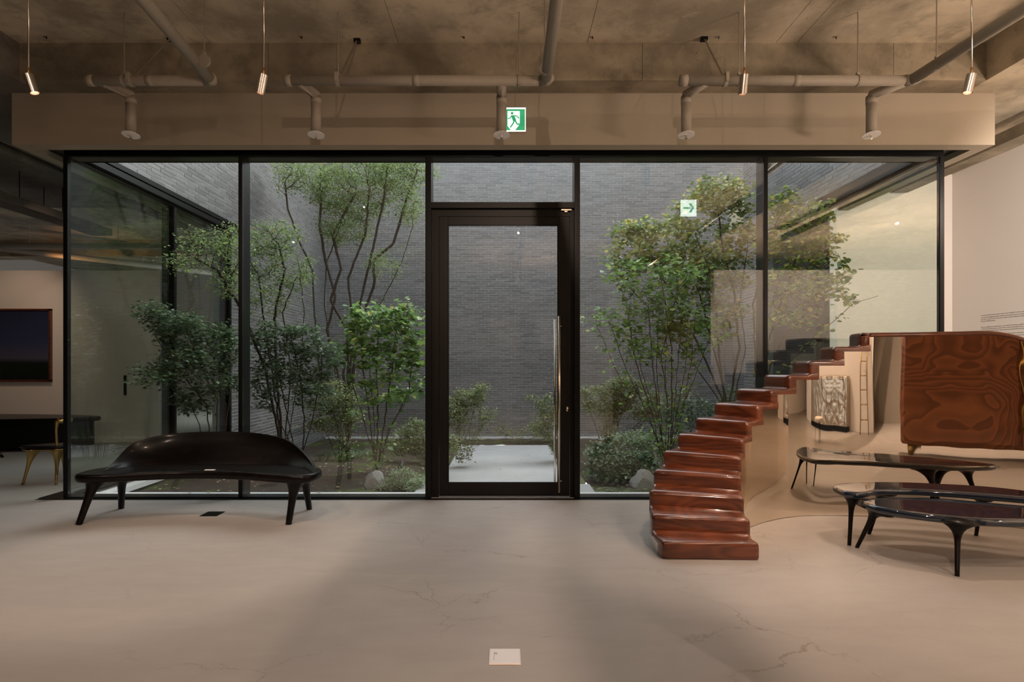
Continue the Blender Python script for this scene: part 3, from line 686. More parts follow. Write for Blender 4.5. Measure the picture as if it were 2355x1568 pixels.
# 5 round-leaved shrub left of the door
plant('katsura_shrub', 'multi-stemmed shrub with big round bright green leaves left of the door', 'shrub', G(865, 7.9),
      fan(865, 7.9, [[(835, 960), (800, 850), (800, 780)], [(850, 960), (835, 850), (830, 760)], [(870, 960), (865, 850), (870, 750)], [(885, 960), (900, 860), (910, 770)], [(900, 980), (940, 900), (950, 800)], [(860, 960), (850, 870), (850, 800)], [(890, 990), (930, 930), (960, 880)]]),
      [(870, 735, 7.9, 85, 38), (930, 760, 7.8, 52, 60), (830, 790, 7.9, 55, 40), (890, 820, 7.8, 80, 40), (955, 860, 7.7, 32, 60), (880, 890, 7.9, 60, 40, 0.5, 0.3), (925, 715, 7.8, 50, 25)],
      380, 2000, 0.076, 'round', M['katsura2'], M['bark'], rmax=0.017, tip=0.0028, n_obj=300, spread=0.07)
# 6 round-leaved shrub right of the door (thin stems)
plant('katsura_shrub', 'multi-stemmed shrub with thin upright stems and round green leaves right of the door', 'shrub', G(1535, 8.2),
      fan(1535, 8.2, [[(1490, 950), (1440, 850), (1400, 740)], [(1500, 950), (1460, 830), (1440, 700)], [(1515, 950), (1500, 830), (1490, 690)], [(1535, 950), (1530, 830), (1540, 690)], [(1550, 950), (1560, 830), (1570, 700)], [(1570, 950), (1590, 830), (1600, 720)], [(1500, 980), (1420, 860), (1370, 740)], [(1560, 960), (1600, 860), (1640, 760)], [(1545, 950), (1545, 800), (1520, 640)], [(1520, 960), (1510, 850), (1515, 720)], [(1555, 960), (1575, 850), (1585, 700)], [(1510, 960), (1475, 850), (1460, 760)], [(1540, 960), (1520, 820), (1560, 660)]]),
      [(1385, 730, 8.1, 42, 36, 0.3, 0.5), (1440, 745, 8.1, 45, 50), (1480, 690, 8.1, 55, 45), (1540, 720, 8.2, 70, 60), (1600, 770, 8.3, 60, 50), (1480, 800, 8.1, 55, 40, 0.4, 0.6), (1440, 630, 8.1, 55, 40), (1560, 630, 8.2, 70, 40)],
      460, 2500, 0.066, 'round', M['katsura2'], M['bark'], rmax=0.011, tip=0.0024, n_obj=300, spread=0.07)
# 7 the big yellowing katsura
plant('katsura_tree', 'large katsura tree with green and yellowing leaves behind the staircase top', 'tree', G(1665, 9.3),
      fan(1668, 9.3, [[(1660, 915), (1610, 800), (1560, 700), (1500, 600)], [(1670, 915), (1640, 800), (1610, 680), (1570, 590)], [(1680, 915), (1700, 800), (1690, 680), (1660, 560), (1650, 470)], [(1690, 915), (1715, 800), (1700, 700), (1720, 560)], [(1655, 920), (1590, 830), (1520, 740), (1430, 640)], [(1665, 915), (1650, 780), (1640, 640), (1600, 540)]]),
      [(1480, 520, 9.2, 60, 25), (1450, 590, 9.2, 60, 45), (1540, 560, 9.3, 80, 55), (1600, 620, 9.3, 90, 60), (1650, 450, 9.3, 65, 35), (1600, 490, 9.3, 60, 35), (1690, 530, 9.4, 55, 60), (1690, 430, 9.4, 45, 25), (1670, 620, 9.4, 60, 55), (1655, 720, 9.4, 60, 50, 0.6, 0.5)],
      700, 6200, 0.066, 'round', M['katsura'], M['bark'], rmax=0.042, tip=0.0032, n_obj=300, step=0.11, kill=0.12, spread=0.09)
# 8 katsura by the right glass
plant('katsura_tree', 'katsura tree spreading right of the right mullion against the side glass', 'tree', G(1745, 8.3),
      fan(1745, 8.3, [[(1738, 880), (1732, 700), (1760, 560), (1800, 480)], [(1750, 880), (1780, 740), (1830, 600, 8.0), (1870, 520, 7.9)], [(1755, 880), (1800, 780), (1880, 680, 7.7), (1960, 640, 7.5)], [(1760, 890), (1860, 790, 7.8), (1960, 700, 7.4), (2020, 680, 7.2)], [(1745, 880), (1760, 760), (1790, 640)]]),
      [(1800, 470, 8.2, 50, 40), (1850, 500, 8.0, 55, 40), (1890, 480, 7.9, 30, 30, 0.3, 0.5), (1800, 560, 8.2, 60, 50), (1870, 570, 7.9, 50, 40), (1830, 640, 8.0, 70, 50, 0.4, 0.8), (1920, 570, 7.7, 25, 50, 0.2, 0.4), (1900, 660, 7.6, 55, 35, 0.3, 0.5), (1960, 640, 7.5, 35, 20, 0.2, 0.4), (2000, 685, 7.3, 35, 14, 0.1, 0.5), (1820, 720, 8.0, 60, 45, 0.4, 0.5)],
      460, 2900, 0.062, 'round', M['katsura'], M['bark'], rmax=0.024, tip=0.0028, n_obj=300, spread=0.07)
# low shrubs
def bush(label, px, Y, ells, n, size, kind, m, n_st=10, name='low_shrub', nat=140, cat='shrub', spread=0.06, h=0.5, **k):
    st = []
    for i in range(n_st):
        b = G(px+random.uniform(-0.3, 0.3)*ells[0][3], Y+random.uniform(-.2, .2)); e = random.choice(ells)
        t = P(e[0]+random.uniform(-.6, .6)*e[3], e[1]+random.uniform(0, .6)*e[4], e[2]); st.append([b, b.lerp(t, 0.5)+Vector((0, 0, 0.05)), t])
    return plant(name, label, cat, G(px, Y), st, ells, nat, n, size, kind, m, M['twig'], rmax=0.010, tip=0.0016, spread=spread, kill=0.08, step=0.07, **k)
bush('feathery green shrub beside the right door jamb', 1400, 9.6, [(1390, 920, 9.6, 60, 45), (1440, 890, 9.6, 50, 35), (1480, 930, 9.7, 45, 45)], 9000, 0.040, 'oval', M['shrub'], 16)
bush('green shrub low behind the thin stems right of the door', 1570, 10.4, [(1570, 940, 10.4, 60, 50), (1620, 960, 10.2, 50, 40), (1690, 930, 10.3, 50, 50)], 3800, 0.05, 'oval', M['cover'], 12)
bush('arching green shrub at the left of the garden path', 1065, 10.6, [(1075, 915, 10.6, 45, 32), (1110, 890, 10.6, 22, 12, 0.3, 0.6), (1050, 960, 10.4, 35, 30), (1120, 950, 10.8, 22, 18, 0.3, 0.4)], 4200, 0.044, 'oval', M['shrub'], 10, nat=110)
bush('arching pale green shrub at the right of the garden path', 1290, 11.2, [(1265, 940, 11.2, 35, 30), (1240, 975, 11.2, 32, 20, 0.3, 0.7), (1290, 970, 11.0, 30, 30), (1225, 915, 11.3, 25, 6, 0.2, 0.3)], 3400, 0.044, 'oval', M['shrub'], 9, nat=110)
bush('low weedy shrub at the far end of the garden path', 1190, 13.9, [(1190, 995, 13.9, 50, 14), (1150, 985, 13.9, 20, 18, 0.3, 0.5), (1250, 1000, 13.9, 40, 14)], 900, 0.068, 'lance', M['shrub'], 7, nat=70)
bush('yellow-green shrub at the left of the garden path edge', 985, 9.2, [(965, 1000, 9.3, 50, 40), (1035, 1020, 9.6, 22, 28), (930, 1020, 9.2, 40, 30)], 4200, 0.040, 'oval', M['shrub'], 10)
bush('bushy green shrub before the brick corner', 790, 9.8, [(770, 905, 9.8, 50, 40), (800, 950, 9.8, 50, 30), (740, 960, 9.7, 45, 40)], 3400, 0.048, 'oval', M['shrub'], 12)
bush('dark glossy groundcover right of the door', 1420, 7.4, [(1400, 1075, 7.3, 55, 32), (1460, 1055, 7.5, 50, 30), (1390, 1035, 7.8, 50, 25), (1500, 1090, 7.4, 35, 25)], 3400, 0.058, 'oval', M['cover'], 14, name='groundcover', cat='plant', nat=170)
bush('pale fine-leaved groundcover left of the door', 935, 6.9, [(935, 1095, 6.9, 50, 28), (955, 1115, 6.7, 30, 22), (900, 1110, 6.9, 30, 16)], 3800, 0.026, 'oval', M['pale'], 14, name='groundcover', cat='plant', spread=0.03, nat=150)
bush('grey-green groundcover behind the boulder by the staircase', 1500, 8.6, [(1490, 1010, 8.7, 50, 20), (1450, 1005, 8.9, 50, 18)], 1500, 0.045, 'oval', M['pale'], 8, name='groundcover', cat='plant', nat=80)
# grasses and ferns
def tuft(label, c, n, L, m, width=0.010, lean=0.8, name='grass_tuft', group=None):
    r = root(name, c, label, 'plant', group); V = []; Fq = []
    for i in range(n):
        a = random.uniform(0, 2*PI); l = L*random.uniform(.6, 1.1); b = Vector(c)+Vector((random.uniform(-.08, .08), random.uniform(-.08, .08), 0))
        d = Vector((math.cos(a), math.sin(a), 0)); s = Vector((-d.y, d.x, 0)); base = len(V)
        for k in range(6):
            t = k/5; p = b+d*l*lean*t**1.4*random.uniform(.95, 1.05)+Vector((0, 0, l*(t-0.62*t*t*lean))); w = width*(1-t)**0.7+0.0006
            V += [p-s*w/2, p+s*w/2]
        for k in range(5): Fq.append((base+2*k, base+2*k+1, base+2*k+3, base+2*k+2))
    fast_mesh('blade', np.array([tuple(v) for v in V]), np.array(Fq), m, r, kind='stuff'); return r
for i, (px, Y, lab) in enumerate([(780, 10.5, 'grass tuft below the brick corner, leftmost of the grasses'), (820, 10.2, 'second grass tuft from the left, below the bright round-leaved shrub'), (850, 11.0, 'grass tuft at the far foot of the round-leaved shrub'), (745, 9.6, 'grass tuft behind the right end of the bench'), (1310, 11.0, 'grass tuft at the right side of the garden path')]):
    tuft(lab, G(px, Y), 90, 0.34, M['cover'])
def fern(label, c, n, L, m):
    r = root('fern', c, label, 'plant')
    for i in range(n):
        a = 2*PI*i/n+random.uniform(-.2, .2); d = Vector((math.cos(a), math.sin(a), 0)); s = Vector((-d.y, d.x, 0)); l = L*random.uniform(.8, 1.1); V = []; Fq = []
        for k in range(1, 15):
            t = k/14; p = Vector(c)+d*l*t+Vector((0, 0, l*(0.75*t-0.72*t*t))); w = 0.32*l*math.sin(PI*min(1, t*0.93+0.07))**0.8*(1-t*0.5)*0.5
            for sg in (-1, 1):
                b = len(V); V += [p-d*0.006, p+d*0.006, p+s*sg*w+d*0.02-Vector((0, 0, w*0.25))]; Fq.append((b, b+1, b+2))
        fast_mesh('frond', np.array([tuple(v) for v in V]), np.array(Fq), m, r)
fern('fern with arching fronds by the right door jamb', G(1365, 6.62)+Vector((0, 0, 0.03)), 11, 0.30, M['pale'])
fern('fern at the foot of the pale boulder', G(1430, 6.7)+Vector((0, 0, 0.03)), 9, 0.24, M['cover'])
# boulders
def rock(label, c, sx, sy, sz, seed):
    bm = bmesh.new(); bmesh.ops.create_icosphere(bm, subdivisions=3, radius=1)
    for v in bm.verts:
        n = v.co.normalized(); k = 1+0.28*noise.noise(n*1.3+Vector((seed, 0, 0)))+0.07*noise.noise(n*5+Vector((seed, 2, 0)))
        for pl in (Vector((0.5, -0.6, 0.6)), Vector((-0.7, -0.3, 0.5)), Vector((0.1, -0.9, 0.1))):   # split faces
            d = n.dot(pl.normalized())*k
            if d > 0.72: k *= 0.72/d
        v.co = Vector((n.x*k*sx, n.y*k*sy, n.z*k*sz))
    mb = MB(); c = Vector(c)
    mb.add([v.co+c for v in bm.verts], [tuple(v.index for v in f.verts) for f in bm.faces]); bm.free()
    o = obj('boulder', mb, M['stone']); me = o.data
    for v in me.vertices: v.co -= c
    o.location = c; return setp(o, label, 'rock')
rock('dark angular boulder on the soil left of the door', G(862, 7.0)+Vector((0, 0, 0.10)), 0.13, 0.12, 0.13, 3)
rock('pale boulder at the foot of the wooden staircase', G(1480, 6.95)+Vector((0, 0, 0.10)), 0.15, 0.12, 0.15, 8)
# fallen leaves on the soil, path and sill
pos = []
for i in range(260):
    x = random.uniform(-4.2, -1.1) if random.random() < .7 else random.uniform(1.1, 4.2); y = random.uniform(6.45, 9.0)
    pos.append((x, y, gz(y)+0.05*noise.noise((x*1.1, y*1.1, 3))+0.02))
for x, y in ((-0.55, 11.0), (-0.1, 10.4), (0.5, 12.0), (0.3, 11.4), (-0.8, 12.2), (0.75, 12.6)): pos.append((x, y, -0.474))
for x in (-3.4, -3.2, 2.0, 1.55, -2.0): pos.append((x, 6.32, 0.006))
ll = leaves_mesh('leaf_litter', np.array(pos), 0.05, 'oval', M['fallen'], None, 0.12, 0.0)
setp(ll, 'fallen dry leaves scattered on the soil behind the glass', 'fallen leaves')
# small black garden spike lamps
for k, (px, Y, lab) in enumerate([(798, 10.4, 'small black spike light among the grasses left of the door'), (922, 7.3, 'small black spike light beside the pale groundcover')]):
    c = G(px, Y); r = root('spike_light', c, lab, 'lamp'); obj('spike', MB().tube([c, c+Vector((0, 0, 0.22))], 0.006, 8), M['black'], r)
    obj('lamp_head', MB().tube([c+Vector((0, -0.04, 0.22)), c+Vector((0, 0.05, 0.27))], 0.028, 12), M['black'], r)

# ------------------------------------------------------------------ stair sculpture
INN = [(1.815,4.15),(1.812,4.29),(1.830,4.45),(1.86,4.585),(1.905,4.70),(1.97,4.82),(2.06,4.94),(2.20,5.07),(2.38,5.20),(2.59,5.31),(2.81,5.37),(3.04,5.375),(3.27,5.36)]
OUT = [(1.133,4.17),(1.118,4.41),(1.155,4.66),(1.235,4.86),(1.365,5.06),(1.54,5.23),(1.75,5.38),(1.96,5.48),(2.20,5.57),(2.50,5.64),(2.80,5.68),(3.07,5.69),(3.35,5.68)]
TI = [(3.5,5.32),(3.75,5.245),(4.0,5.15),(4.25,5.04),(4.45,4.93),(4.7,4.77),(4.95,4.57),(5.2,4.32)]
TO = [(3.60,5.65),(3.87,5.58),(4.13,5.48),(4.40,5.36),(4.62,5.24),(4.88,5.07),(5.16,4.85),(5.45,4.58)]
TZ = [1.69, 1.69, 1.69, 1.685, 1.61, 1.42, 1.12, 0.72]
RZ = 0.13
def catmull(pts, t):
    n = len(pts); i = min(int(t), n-2); f = t-i
    p = [Vector((*pts[max(0, min(n-1, j))], 0)) for j in (i-1, i, i+1, i+2)]
    return 0.5*((2*p[1])+(-p[0]+p[2])*f+(2*p[0]-5*p[1]+4*p[2]-p[3])*f*f+(-p[0]+3*p[1]-3*p[2]+p[3])*f*f*f)
AI = INN+TI; AO = OUT+TO
def path_pt(s, v):                      # s along the run (step index), v across 0 (inner) .. 1 (outer)
    a = catmull(AI, s); b = catmull(AO, s); return a.lerp(b, v)
st = root('staircase_sculpture', (2.4, 4.9, 0), 'curved red mahogany staircase with mirror-polished steel sides', 'sculpture')
def seglen(k): return ((path_pt(k+1, .5)-path_pt(k, .5)).length)
def step_profile(k, last=False):
    """closed outline in (s, z): nose rounded, tread, next fillet; k from 0"""
    z0 = RZ*k; z1 = RZ*(k+1); r = 0.034; L = max(seglen(k), 0.12); q = lambda d: d/L     # metres -> s
    th = 0.045; o = []
    fil = 0.016
    o += [(k, z0-th+0.012 if k else 0.004), (k, z0+fil if k else 0.02)]
    if k == 0: o = [(k+q(0.02), 0.002), (k, 0.022)]
    for i in range(7):
        a = PI/2*i/6; o.append((k+q(r*(1-math.cos(a))), z1-r+r*math.sin(a)))
    e = k+1
    o += [(e-q(0.04), z1), (e-q(0.012), z1+0.003), (e+0.0, z1+0.016), (e+q(0.10), z1+0.016)]
    n_out = len(o)
    o += [(e+q(0.10), z1-th), (k+q(0.10), z1-th), (k+q(0.10), (z0-th+0.012) if k else 0.002)]
    return o, n_out
for k in range(12):
    prof, no = step_profile(k); cx_ = k+0.5
    vv = [0, .006, .02, .045, .2, .4, .6, .8, .955, .98, .994, 1]
    ins = [1, .62, .25, .0, 0, 0, 0, 0, .0, .25, .62, 1]
    mb = MB(); V = []; L = max(seglen(k), 0.12)
    for v, d in zip(vv, ins):
        for i, (s, z) in enumerate(prof):
            if 0 < i < no-1:
                z2 = z-0.020*d if z > RZ*k+0.06 else z; s2 = s+(0.022*d/L if s < k+0.35 else 0)
            else: s2, z2 = s+(0.022*d/L if i == 0 else 0), z
            p = path_pt(s2, v); V.append((p.x, p.y, max(z2, 0.001)))
    n = len(prof); Fq = []
    for j in range(len(vv)-1):
        for i in range(n): Fq.append((j*n+i, j*n+(i+1) % n, (j+1)*n+(i+1) % n, (j+1)*n+i))
    Fq.append(tuple(range(n-1, -1, -1))); Fq.append(tuple(range((len(vv)-1)*n, len(vv)*n)))
    mb.add(V, [tuple(reversed(f)) for f in Fq])
    o = obj('step', mb, M['mahog'], st, smooth=True); 
    try: o.data.set_sharp_from_angle(angle=math.radians(50))
    except Exception: pass
# top landing and slide strip
def strip(s0, s1, n, th, first):
    mb = MB(); V = []; vv = [0, .03, .08, .3, .7, .92, .97, 1]; dz = [.022, .008, 0, 0, 0, 0, .008, .022]
    def zt(s):
        if s <= 12: return 1.69
        j = s-13
        if j <= 0: return 1.69
        i = min(int(j), len(TZ)-2); f = j-i; a = [TZ[max(0, min(len(TZ)-1, q))] for q in (i-1, i, i+1, i+2)]
        return 0.5*((2*a[1])+(-a[0]+a[2])*f+(2*a[0]-5*a[1]+4*a[2]-a[3])*f*f+(-a[0]+3*a[1]-3*a[2]+a[3])*f**3)
    ring = []
    for i in range(n+1):
        s = s0+(s1-s0)*i/n; z = zt(s)
        dr = 0
        row = [(path_pt(s, v), z-d) for v, d in zip(vv, dz)]; low = [(path_pt(s, v), z-th) for v in (1, 0)]
        for p, zz in row+low: V.append((p.x, p.y, zz))
    m_ = len(vv)+2; Fq = []
    for i in range(n):
        for j in range(m_): Fq.append((i*m_+j, i*m_+(j+1) % m_, (i+1)*m_+(j+1) % m_, (i+1)*m_+j))
    Fq.append(tuple(range(m_-1, -1, -1))); Fq.append(tuple(range(n*m_, (n+1)*m_)))
    mb.add(V, Fq); return mb, zt
# the 13th riser
def riser13():
    k = 12; L = seglen(12)*1.2; q = lambda d: d/L; z0 = RZ*12; z1 = 1.69; r = 0.034
    prof = [(k, z0-0.033), (k, z0+0.016)]+[(k+q(r*(1-math.cos(PI/2*i/6))), z1-r+r*math.sin(PI/2*i/6)) for i in range(7)]+[(k+q(0.10), z1), (k+q(0.10), z0-0.033)]
    mb = MB(); V = []; vv = [0, .03, .08, .3, .7, .92, .97, 1]; ins = [1, .36, 0, 0, 0, 0, .36, 1]
    for v, d in zip(vv, ins):
        for i, (s, z) in enumerate(prof):
            p = path_pt(s+(0.02*d/L if i < 5 else 0), v); V.append((p.x, p.y, z-(0.022*d if i > 4 and z > z0+.02 else 0)))
    n = len(prof); Fq = []
    for j in range(len(vv)-1):
        for i in range(n): Fq.append((j*n+i, (j+1)*n+i, (j+1)*n+(i+1) % n, j*n+(i+1) % n))
    Fq.append(tuple(range(n))); Fq.append(tuple(range(len(vv)*n-1, (len(vv)-1)*n-1, -1)))
    return mb.add(V, Fq)
obj('step', riser13(), M['mahog'], st, smooth=True)
tm, ztop = strip(12+0.10/ (seglen(12)*1.2), 20, 60, 0.042, True)
obj('top_rail', tm, M['mahog'], st, smooth=True, label='mahogany landing that slopes down like a slide')
# steel sides
def side(v, flip):
    cols = []
    for k in range(0, 12):
        a, b = k+0.10/max(seglen(k), .12)*0.8, k+1+0.10/max(seglen(k+1), .12)*0.8
        for i in range(13): cols.append((a+(b-a)*i/12, RZ*(k+1)-0.043))
    a = 12+0.08/(seglen(12)*1.2)
    for i in range(141):
        s = a+(20-a)*i/140; cols.append((s, ztop(s)-0.040))
    V = []; Fq = []; lev = 14; idx = {}
    def vid(s, z, key):
        if key not in idx:
            p = path_pt(s, v); idx[key] = len(V); V.append((p.x, p.y, z))
        return idx[key]
    for c0, c1 in zip(cols[:-1], cols[1:]):
        if abs(c1[0]-c0[0]) < 1e-6: continue
        h0 = c0[1]; h1 = c1[1]
        if abs(h0-h1) > 0.1: continue
        zs = 8
        for j in range(zs):
            a0, a1 = 0.004+(h0-0.004)*j/zs, 0.004+(h0-0.004)*(j+1)/zs; b0, b1 = 0.004+(h1-0.004)*j/zs, 0.004+(h1-0.004)*(j+1)/zs
            q = [vid(c0[0], a0, (round(c0[0], 4), round(a0, 4))), vid(c1[0], b0, (round(c1[0], 4), round(b0, 4))), vid(c1[0], b1, (round(c1[0], 4), round(b1, 4))), vid(c0[0], a1, (round(c0[0], 4), round(a1, 4)))]
            Fq.append(tuple(q) if flip else tuple(reversed(q)))
    me = MB().add(V, Fq); o = obj('side_panel', me, M['mirror'], st, smooth=True, label='mirror-polished steel side')
    # exact horizontal normals so that the panel reflects as one curved sheet
    nr = []
    mesh = o.data
    ks = list(idx.keys()); nv = [None]*len(V)
    for (s, z), i in idx.items():
        t = path_pt(min(s+0.02, 19.99), v)-path_pt(max(s-0.02, 0), v); n_ = Vector((t.y, -t.x, 0)).normalized(); nv[i] = tuple(n_ if flip else -n_)
    mesh.normals_split_custom_set_from_vertices(nv); return o
side(0.012, True); side(0.988, False)
e0, e1 = path_pt(0.25, 0.02), path_pt(0.25, 0.98)

# ------------------------------------------------------------------ glossy low tables
def smooth_closed(pts, n=96):
    m_ = len(pts); out = []
    for i in range(n):
        t = i/n*m_; k = int(t); f = t-k; p = [Vector((*pts[(k+j-1) % m_], 0)) for j in range(4)]
        out.append(0.5*((2*p[1])+(-p[0]+p[2])*f+(2*p[0]-5*p[1]+4*p[2]-p[3])*f*f+(-p[0]+3*p[1]-3*p[2]+p[3])*f**3))
    return out
def slab(outline, z_top, th, prof=None):
    """rounded-edge slab from a closed outline"""
    n = len(outline); c = sum(outline, Vector((0,0,0)))/n
    nrm = []
    for i in range(n):
        t = outline[(i+1) % n]-outline[i-1]; nn = Vector((t.y, -t.x, 0)).normalized()
        nrm.append(nn)
    area = sum(outline[i].x*outline[(i+1) % n].y-outline[(i+1) % n].x*outline[i].y for i in range(n))
    if area < 0: nrm = [-x for x in nrm]
    r = th/2; prof = prof or [(-0.05, 0, 0.0)]
    rings = [(-0.055, 0.0), (-0.02, -0.0015)]+[(-0.02+0.02*math.sin(a), -0.0015-(r-0.0015)*(1-math.cos(a))) for a in [PI/2*i/5 for i in range(1, 6)]]
    rings += [(-0.022*(1-math.cos(a)), -r-(r)*math.sin(a)) for a in [PI/2*i/4 for i in range(1, 5)]]+[(-0.06, -th)]
    V = []; Fq = []
    for d, dz in rings:
        for p, nn in zip(outline, nrm): q = p+nn*d; V.append((q.x, q.y, z_top+dz))
    m_ = len(rings)
    for j in range(m_-1):
        for i in range(n): Fq.append((j*n+i, (j+1)*n+i, (j+1)*n+(i+1) % n, j*n+(i+1) % n) if area > 0 else (j*n+i, j*n+(i+1) % n, (j+1)*n+(i+1) % n, (j+1)*n+i))
    top = tuple(range(n)); bot = tuple(range((m_-1)*n, m_*n))
    Fq.append(top if area > 0 else tuple(reversed(top))); Fq.append(tuple(reversed(bot)) if area > 0 else bot)
    return MB().add(V, Fq)
def table_leg(top, foot, R=0.15, r0=0.0135, bend=(0,0,0), power=3.2, n=14, flat=0.6):
    top = Vector(top); foot = Vector(foot); pts = []; rad = []
    for i in range(n+1):
        t = i/n; tt = t**1.6
        p = top.lerp(foot, tt)+Vector(bend)*math.sin(PI*tt); pts.append(p); rad.append(r0*(1+0.55*(1-t))+(R-r0)*(1-tt)**(power*3.0)*1.0)
    pts = [top+Vector((0, 0, 0.012))]+pts; rad = [R*1.08]+rad
    return MB().tube(pts, rad, 16, flat=None)
tA = smooth_closed([(2.64,4.30),(2.72,4.40),(2.95,4.46),(3.30,4.42),(3.62,4.26),(3.90,4.10),(4.02,3.98),(3.98,3.86),(3.75,3.80),(3.40,3.79),(3.08,3.83),(2.80,3.98),(2.66,4.14)])
ta = root('coffee_table', (3.3, 4.1, 0), 'front midnight-blue lacquered oval coffee table on flared legs', 'table')
obj('tabletop', slab(tA, 0.385, 0.052), M['lacq'], ta, smooth=True, label='glossy midnight-blue top')
for t_, f_ in (((2.76,4.32,0.34),(2.685,4.445,0.0)), ((3.07,3.95,0.34),(2.985,3.845,0.0)), ((3.78,3.98,0.34),(3.755,4.19,0.0))):
    obj('leg', table_leg(t_, f_, 0.13 if t_[0] != 3.07 else 0.15), M['ebony'], ta, smooth=True)
tB = smooth_closed([(2.60,4.52),(2.66,4.72),(2.90,4.82),(3.25,4.84),(3.60,4.76),(3.86,4.66),(4.03,4.50),(4.10,4.32),(4.04,4.20),(3.94,4.18),(3.82,4.26),(3.62,4.37),(3.38,4.48),(3.12,4.55),(2.90,4.53),(2.76,4.45),(2.65,4.43)])
tb = root('coffee_table', (3.4, 4.6, 0), 'rear midnight-blue lacquered kidney coffee table nearer the mirrored side', 'table')
obj('tabletop', slab(tB, 0.425, 0.052), M['lacq'], tb, smooth=True, label='glossy midnight-blue kidney top')
for t_, f_ in (((2.73,4.58,0.38),(2.66,4.50,0.0)), ((3.05,4.70,0.38),(3.00,4.80,0.0)), ((3.75,4.58,0.38),(3.85,4.76,0.0)), ((3.95,4.30,0.38),(4.02,4.24,0.0))):
    obj('leg', table_leg(t_, f_, 0.10), M['ebony'], tb, smooth=True)

# ------------------------------------------------------------------ bench
bn = root('bench', (-2.77, 5.4, 0), 'dark ebonised wooden bench with arched shell backrest beside the left glass', 'bench')
seat = smooth_closed([(-3.80,5.18),(-3.72,5.08),(-3.50,5.10),(-3.10,5.22),(-2.76,5.26),(-2.40,5.22),(-2.02,5.09),(-1.78,5.05),(-1.68,5.16),(-1.70,5.40),(-1.95,5.60),(-2.40,5.68),(-3.10,5.70),(-3.55,5.62),(-3.78,5.42)])
obj('seat', slab(seat, 0.435, 0.075), M['ebony'], bn, smooth=True)
bt = [(237,1088,5.28),(262,1062,5.45),(300,1023,5.62),(350,1005,5.72),(410,996.5,5.78),(480,993,5.80),(560,993.5,5.80),(620,1000,5.76),(665,1014,5.70),(700,1041,5.58),(721,1068,5.42),(727,1090,5.22)]
bb = [(-3.60,5.22),(-3.58,5.38),(-3.52,5.50),(-3.38,5.58),(-3.15,5.61),(-2.87,5.62),(-2.56,5.62),(-2.32,5.60),(-2.12,5.55),(-1.93,5.45),(-1.80,5.32),(-1.71,5.16)]
V = []; nr_ = 9
def cm3(pts, t):
    n = len(pts); i = min(int(t), n-2); f = t-i; p = [Vector(pts[max(0, min(n-1, j))]) for j in (i-1, i, i+1, i+2)]
    return 0.5*((2*p[1])+(-p[0]+p[2])*f+(2*p[0]-5*p[1]+4*p[2]-p[3])*f*f+(-p[0]+3*p[1]-3*p[2]+p[3])*f**3)
topw = [P(*q) for q in bt]; botw = [Vector((x, y, 0.425)) for x, y in bb]
nu = 55
for i in range(nu+1):
    t = i/nu*(len(bt)-1); A_ = cm3(botw, t); B_ = cm3(topw, t)
    for j in range(nr_+1):
        f = j/nr_; p = A_.lerp(B_, f); p.y = A_.y+(B_.y-A_.y)*(1-(1-f)**1.0)*1.0+0.035*math.sin(PI*f); V.append(tuple(p))
Fq = [(i*(nr_+1)+j, i*(nr_+1)+j+1, (i+1)*(nr_+1)+j+1, (i+1)*(nr_+1)+j) for i in range(nu) for j in range(nr_)]
bo = obj('backrest', MB().add(V, Fq), M['ebony'], bn, smooth=True)
sd = bo.modifiers.new('solid', 'SOLIDIFY'); sd.thickness = 0.030; sd.offset = 0
bv = bo.modifiers.new('bev', 'BEVEL'); bv.width = 0.012; bv.segments = 3; bv.limit_method = 'ANGLE'; bv.angle_limit = math.radians(50)
for t_, f_, R_ in (((-3.65,5.20,0.385),(-3.715,5.08,0.0),0.095), ((-1.86,5.18,0.385),(-1.89,5.09,0.0),0.105), ((-3.60,5.48,0.385),(-3.72,5.65,0.0),0.085), ((-1.87,5.42,0.385),(-1.885,5.62,0.0),0.085)):
    fo = Vector(f_); 
    obj('leg', table_leg(t_, (fo.x, fo.y, 0.0), R_, 0.026, (0,0,0), 2.0), M['ebony'], bn, smooth=True)
pp = P(487, 1081, 5.34); bk = MB().box(pp.x-0.045, pp.x+0.045, 5.29, 5.325, 0.4355, 0.4375)
setp(obj('label_card', bk, M['paper']), 'small pale card lying on the dark bench seat', 'card')

# ------------------------------------------------------------------ floor boxes
def floor_box(cx, cy, w, d, m, lab, shear=0.0):
    r = root('floor_outlet', (cx, cy, 0), lab, 'floor outlet')
    obj('frame', MB().box(cx-w/2, cx+w/2, cy-d/2, cy+d/2, 0.0, 0.0035), m, r, bevel=0.001)
    obj('lid', MB().box(cx-w/2+0.004, cx+w/2-0.004, cy-d/2+0.004, cy+d/2-0.004, 0.003, 0.0055), m, r, bevel=0.001)
    return r
fbx = floor_box(0.0, 2.785, 0.150, 0.150, M['plate'], 'square brushed-steel floor outlet in the foreground floor')
obj('latch_slot', MB().box(-0.053, -0.050, 2.745, 2.825, 0.0054, 0.0062).box(-0.050, -0.036, 2.800, 2.818, 0.0054, 0.0060), M['signcase'], fbx)
floor_box(-2.73, 5.44, 0.16, 0.16, M['black'], 'black floor outlet cover under the bench')

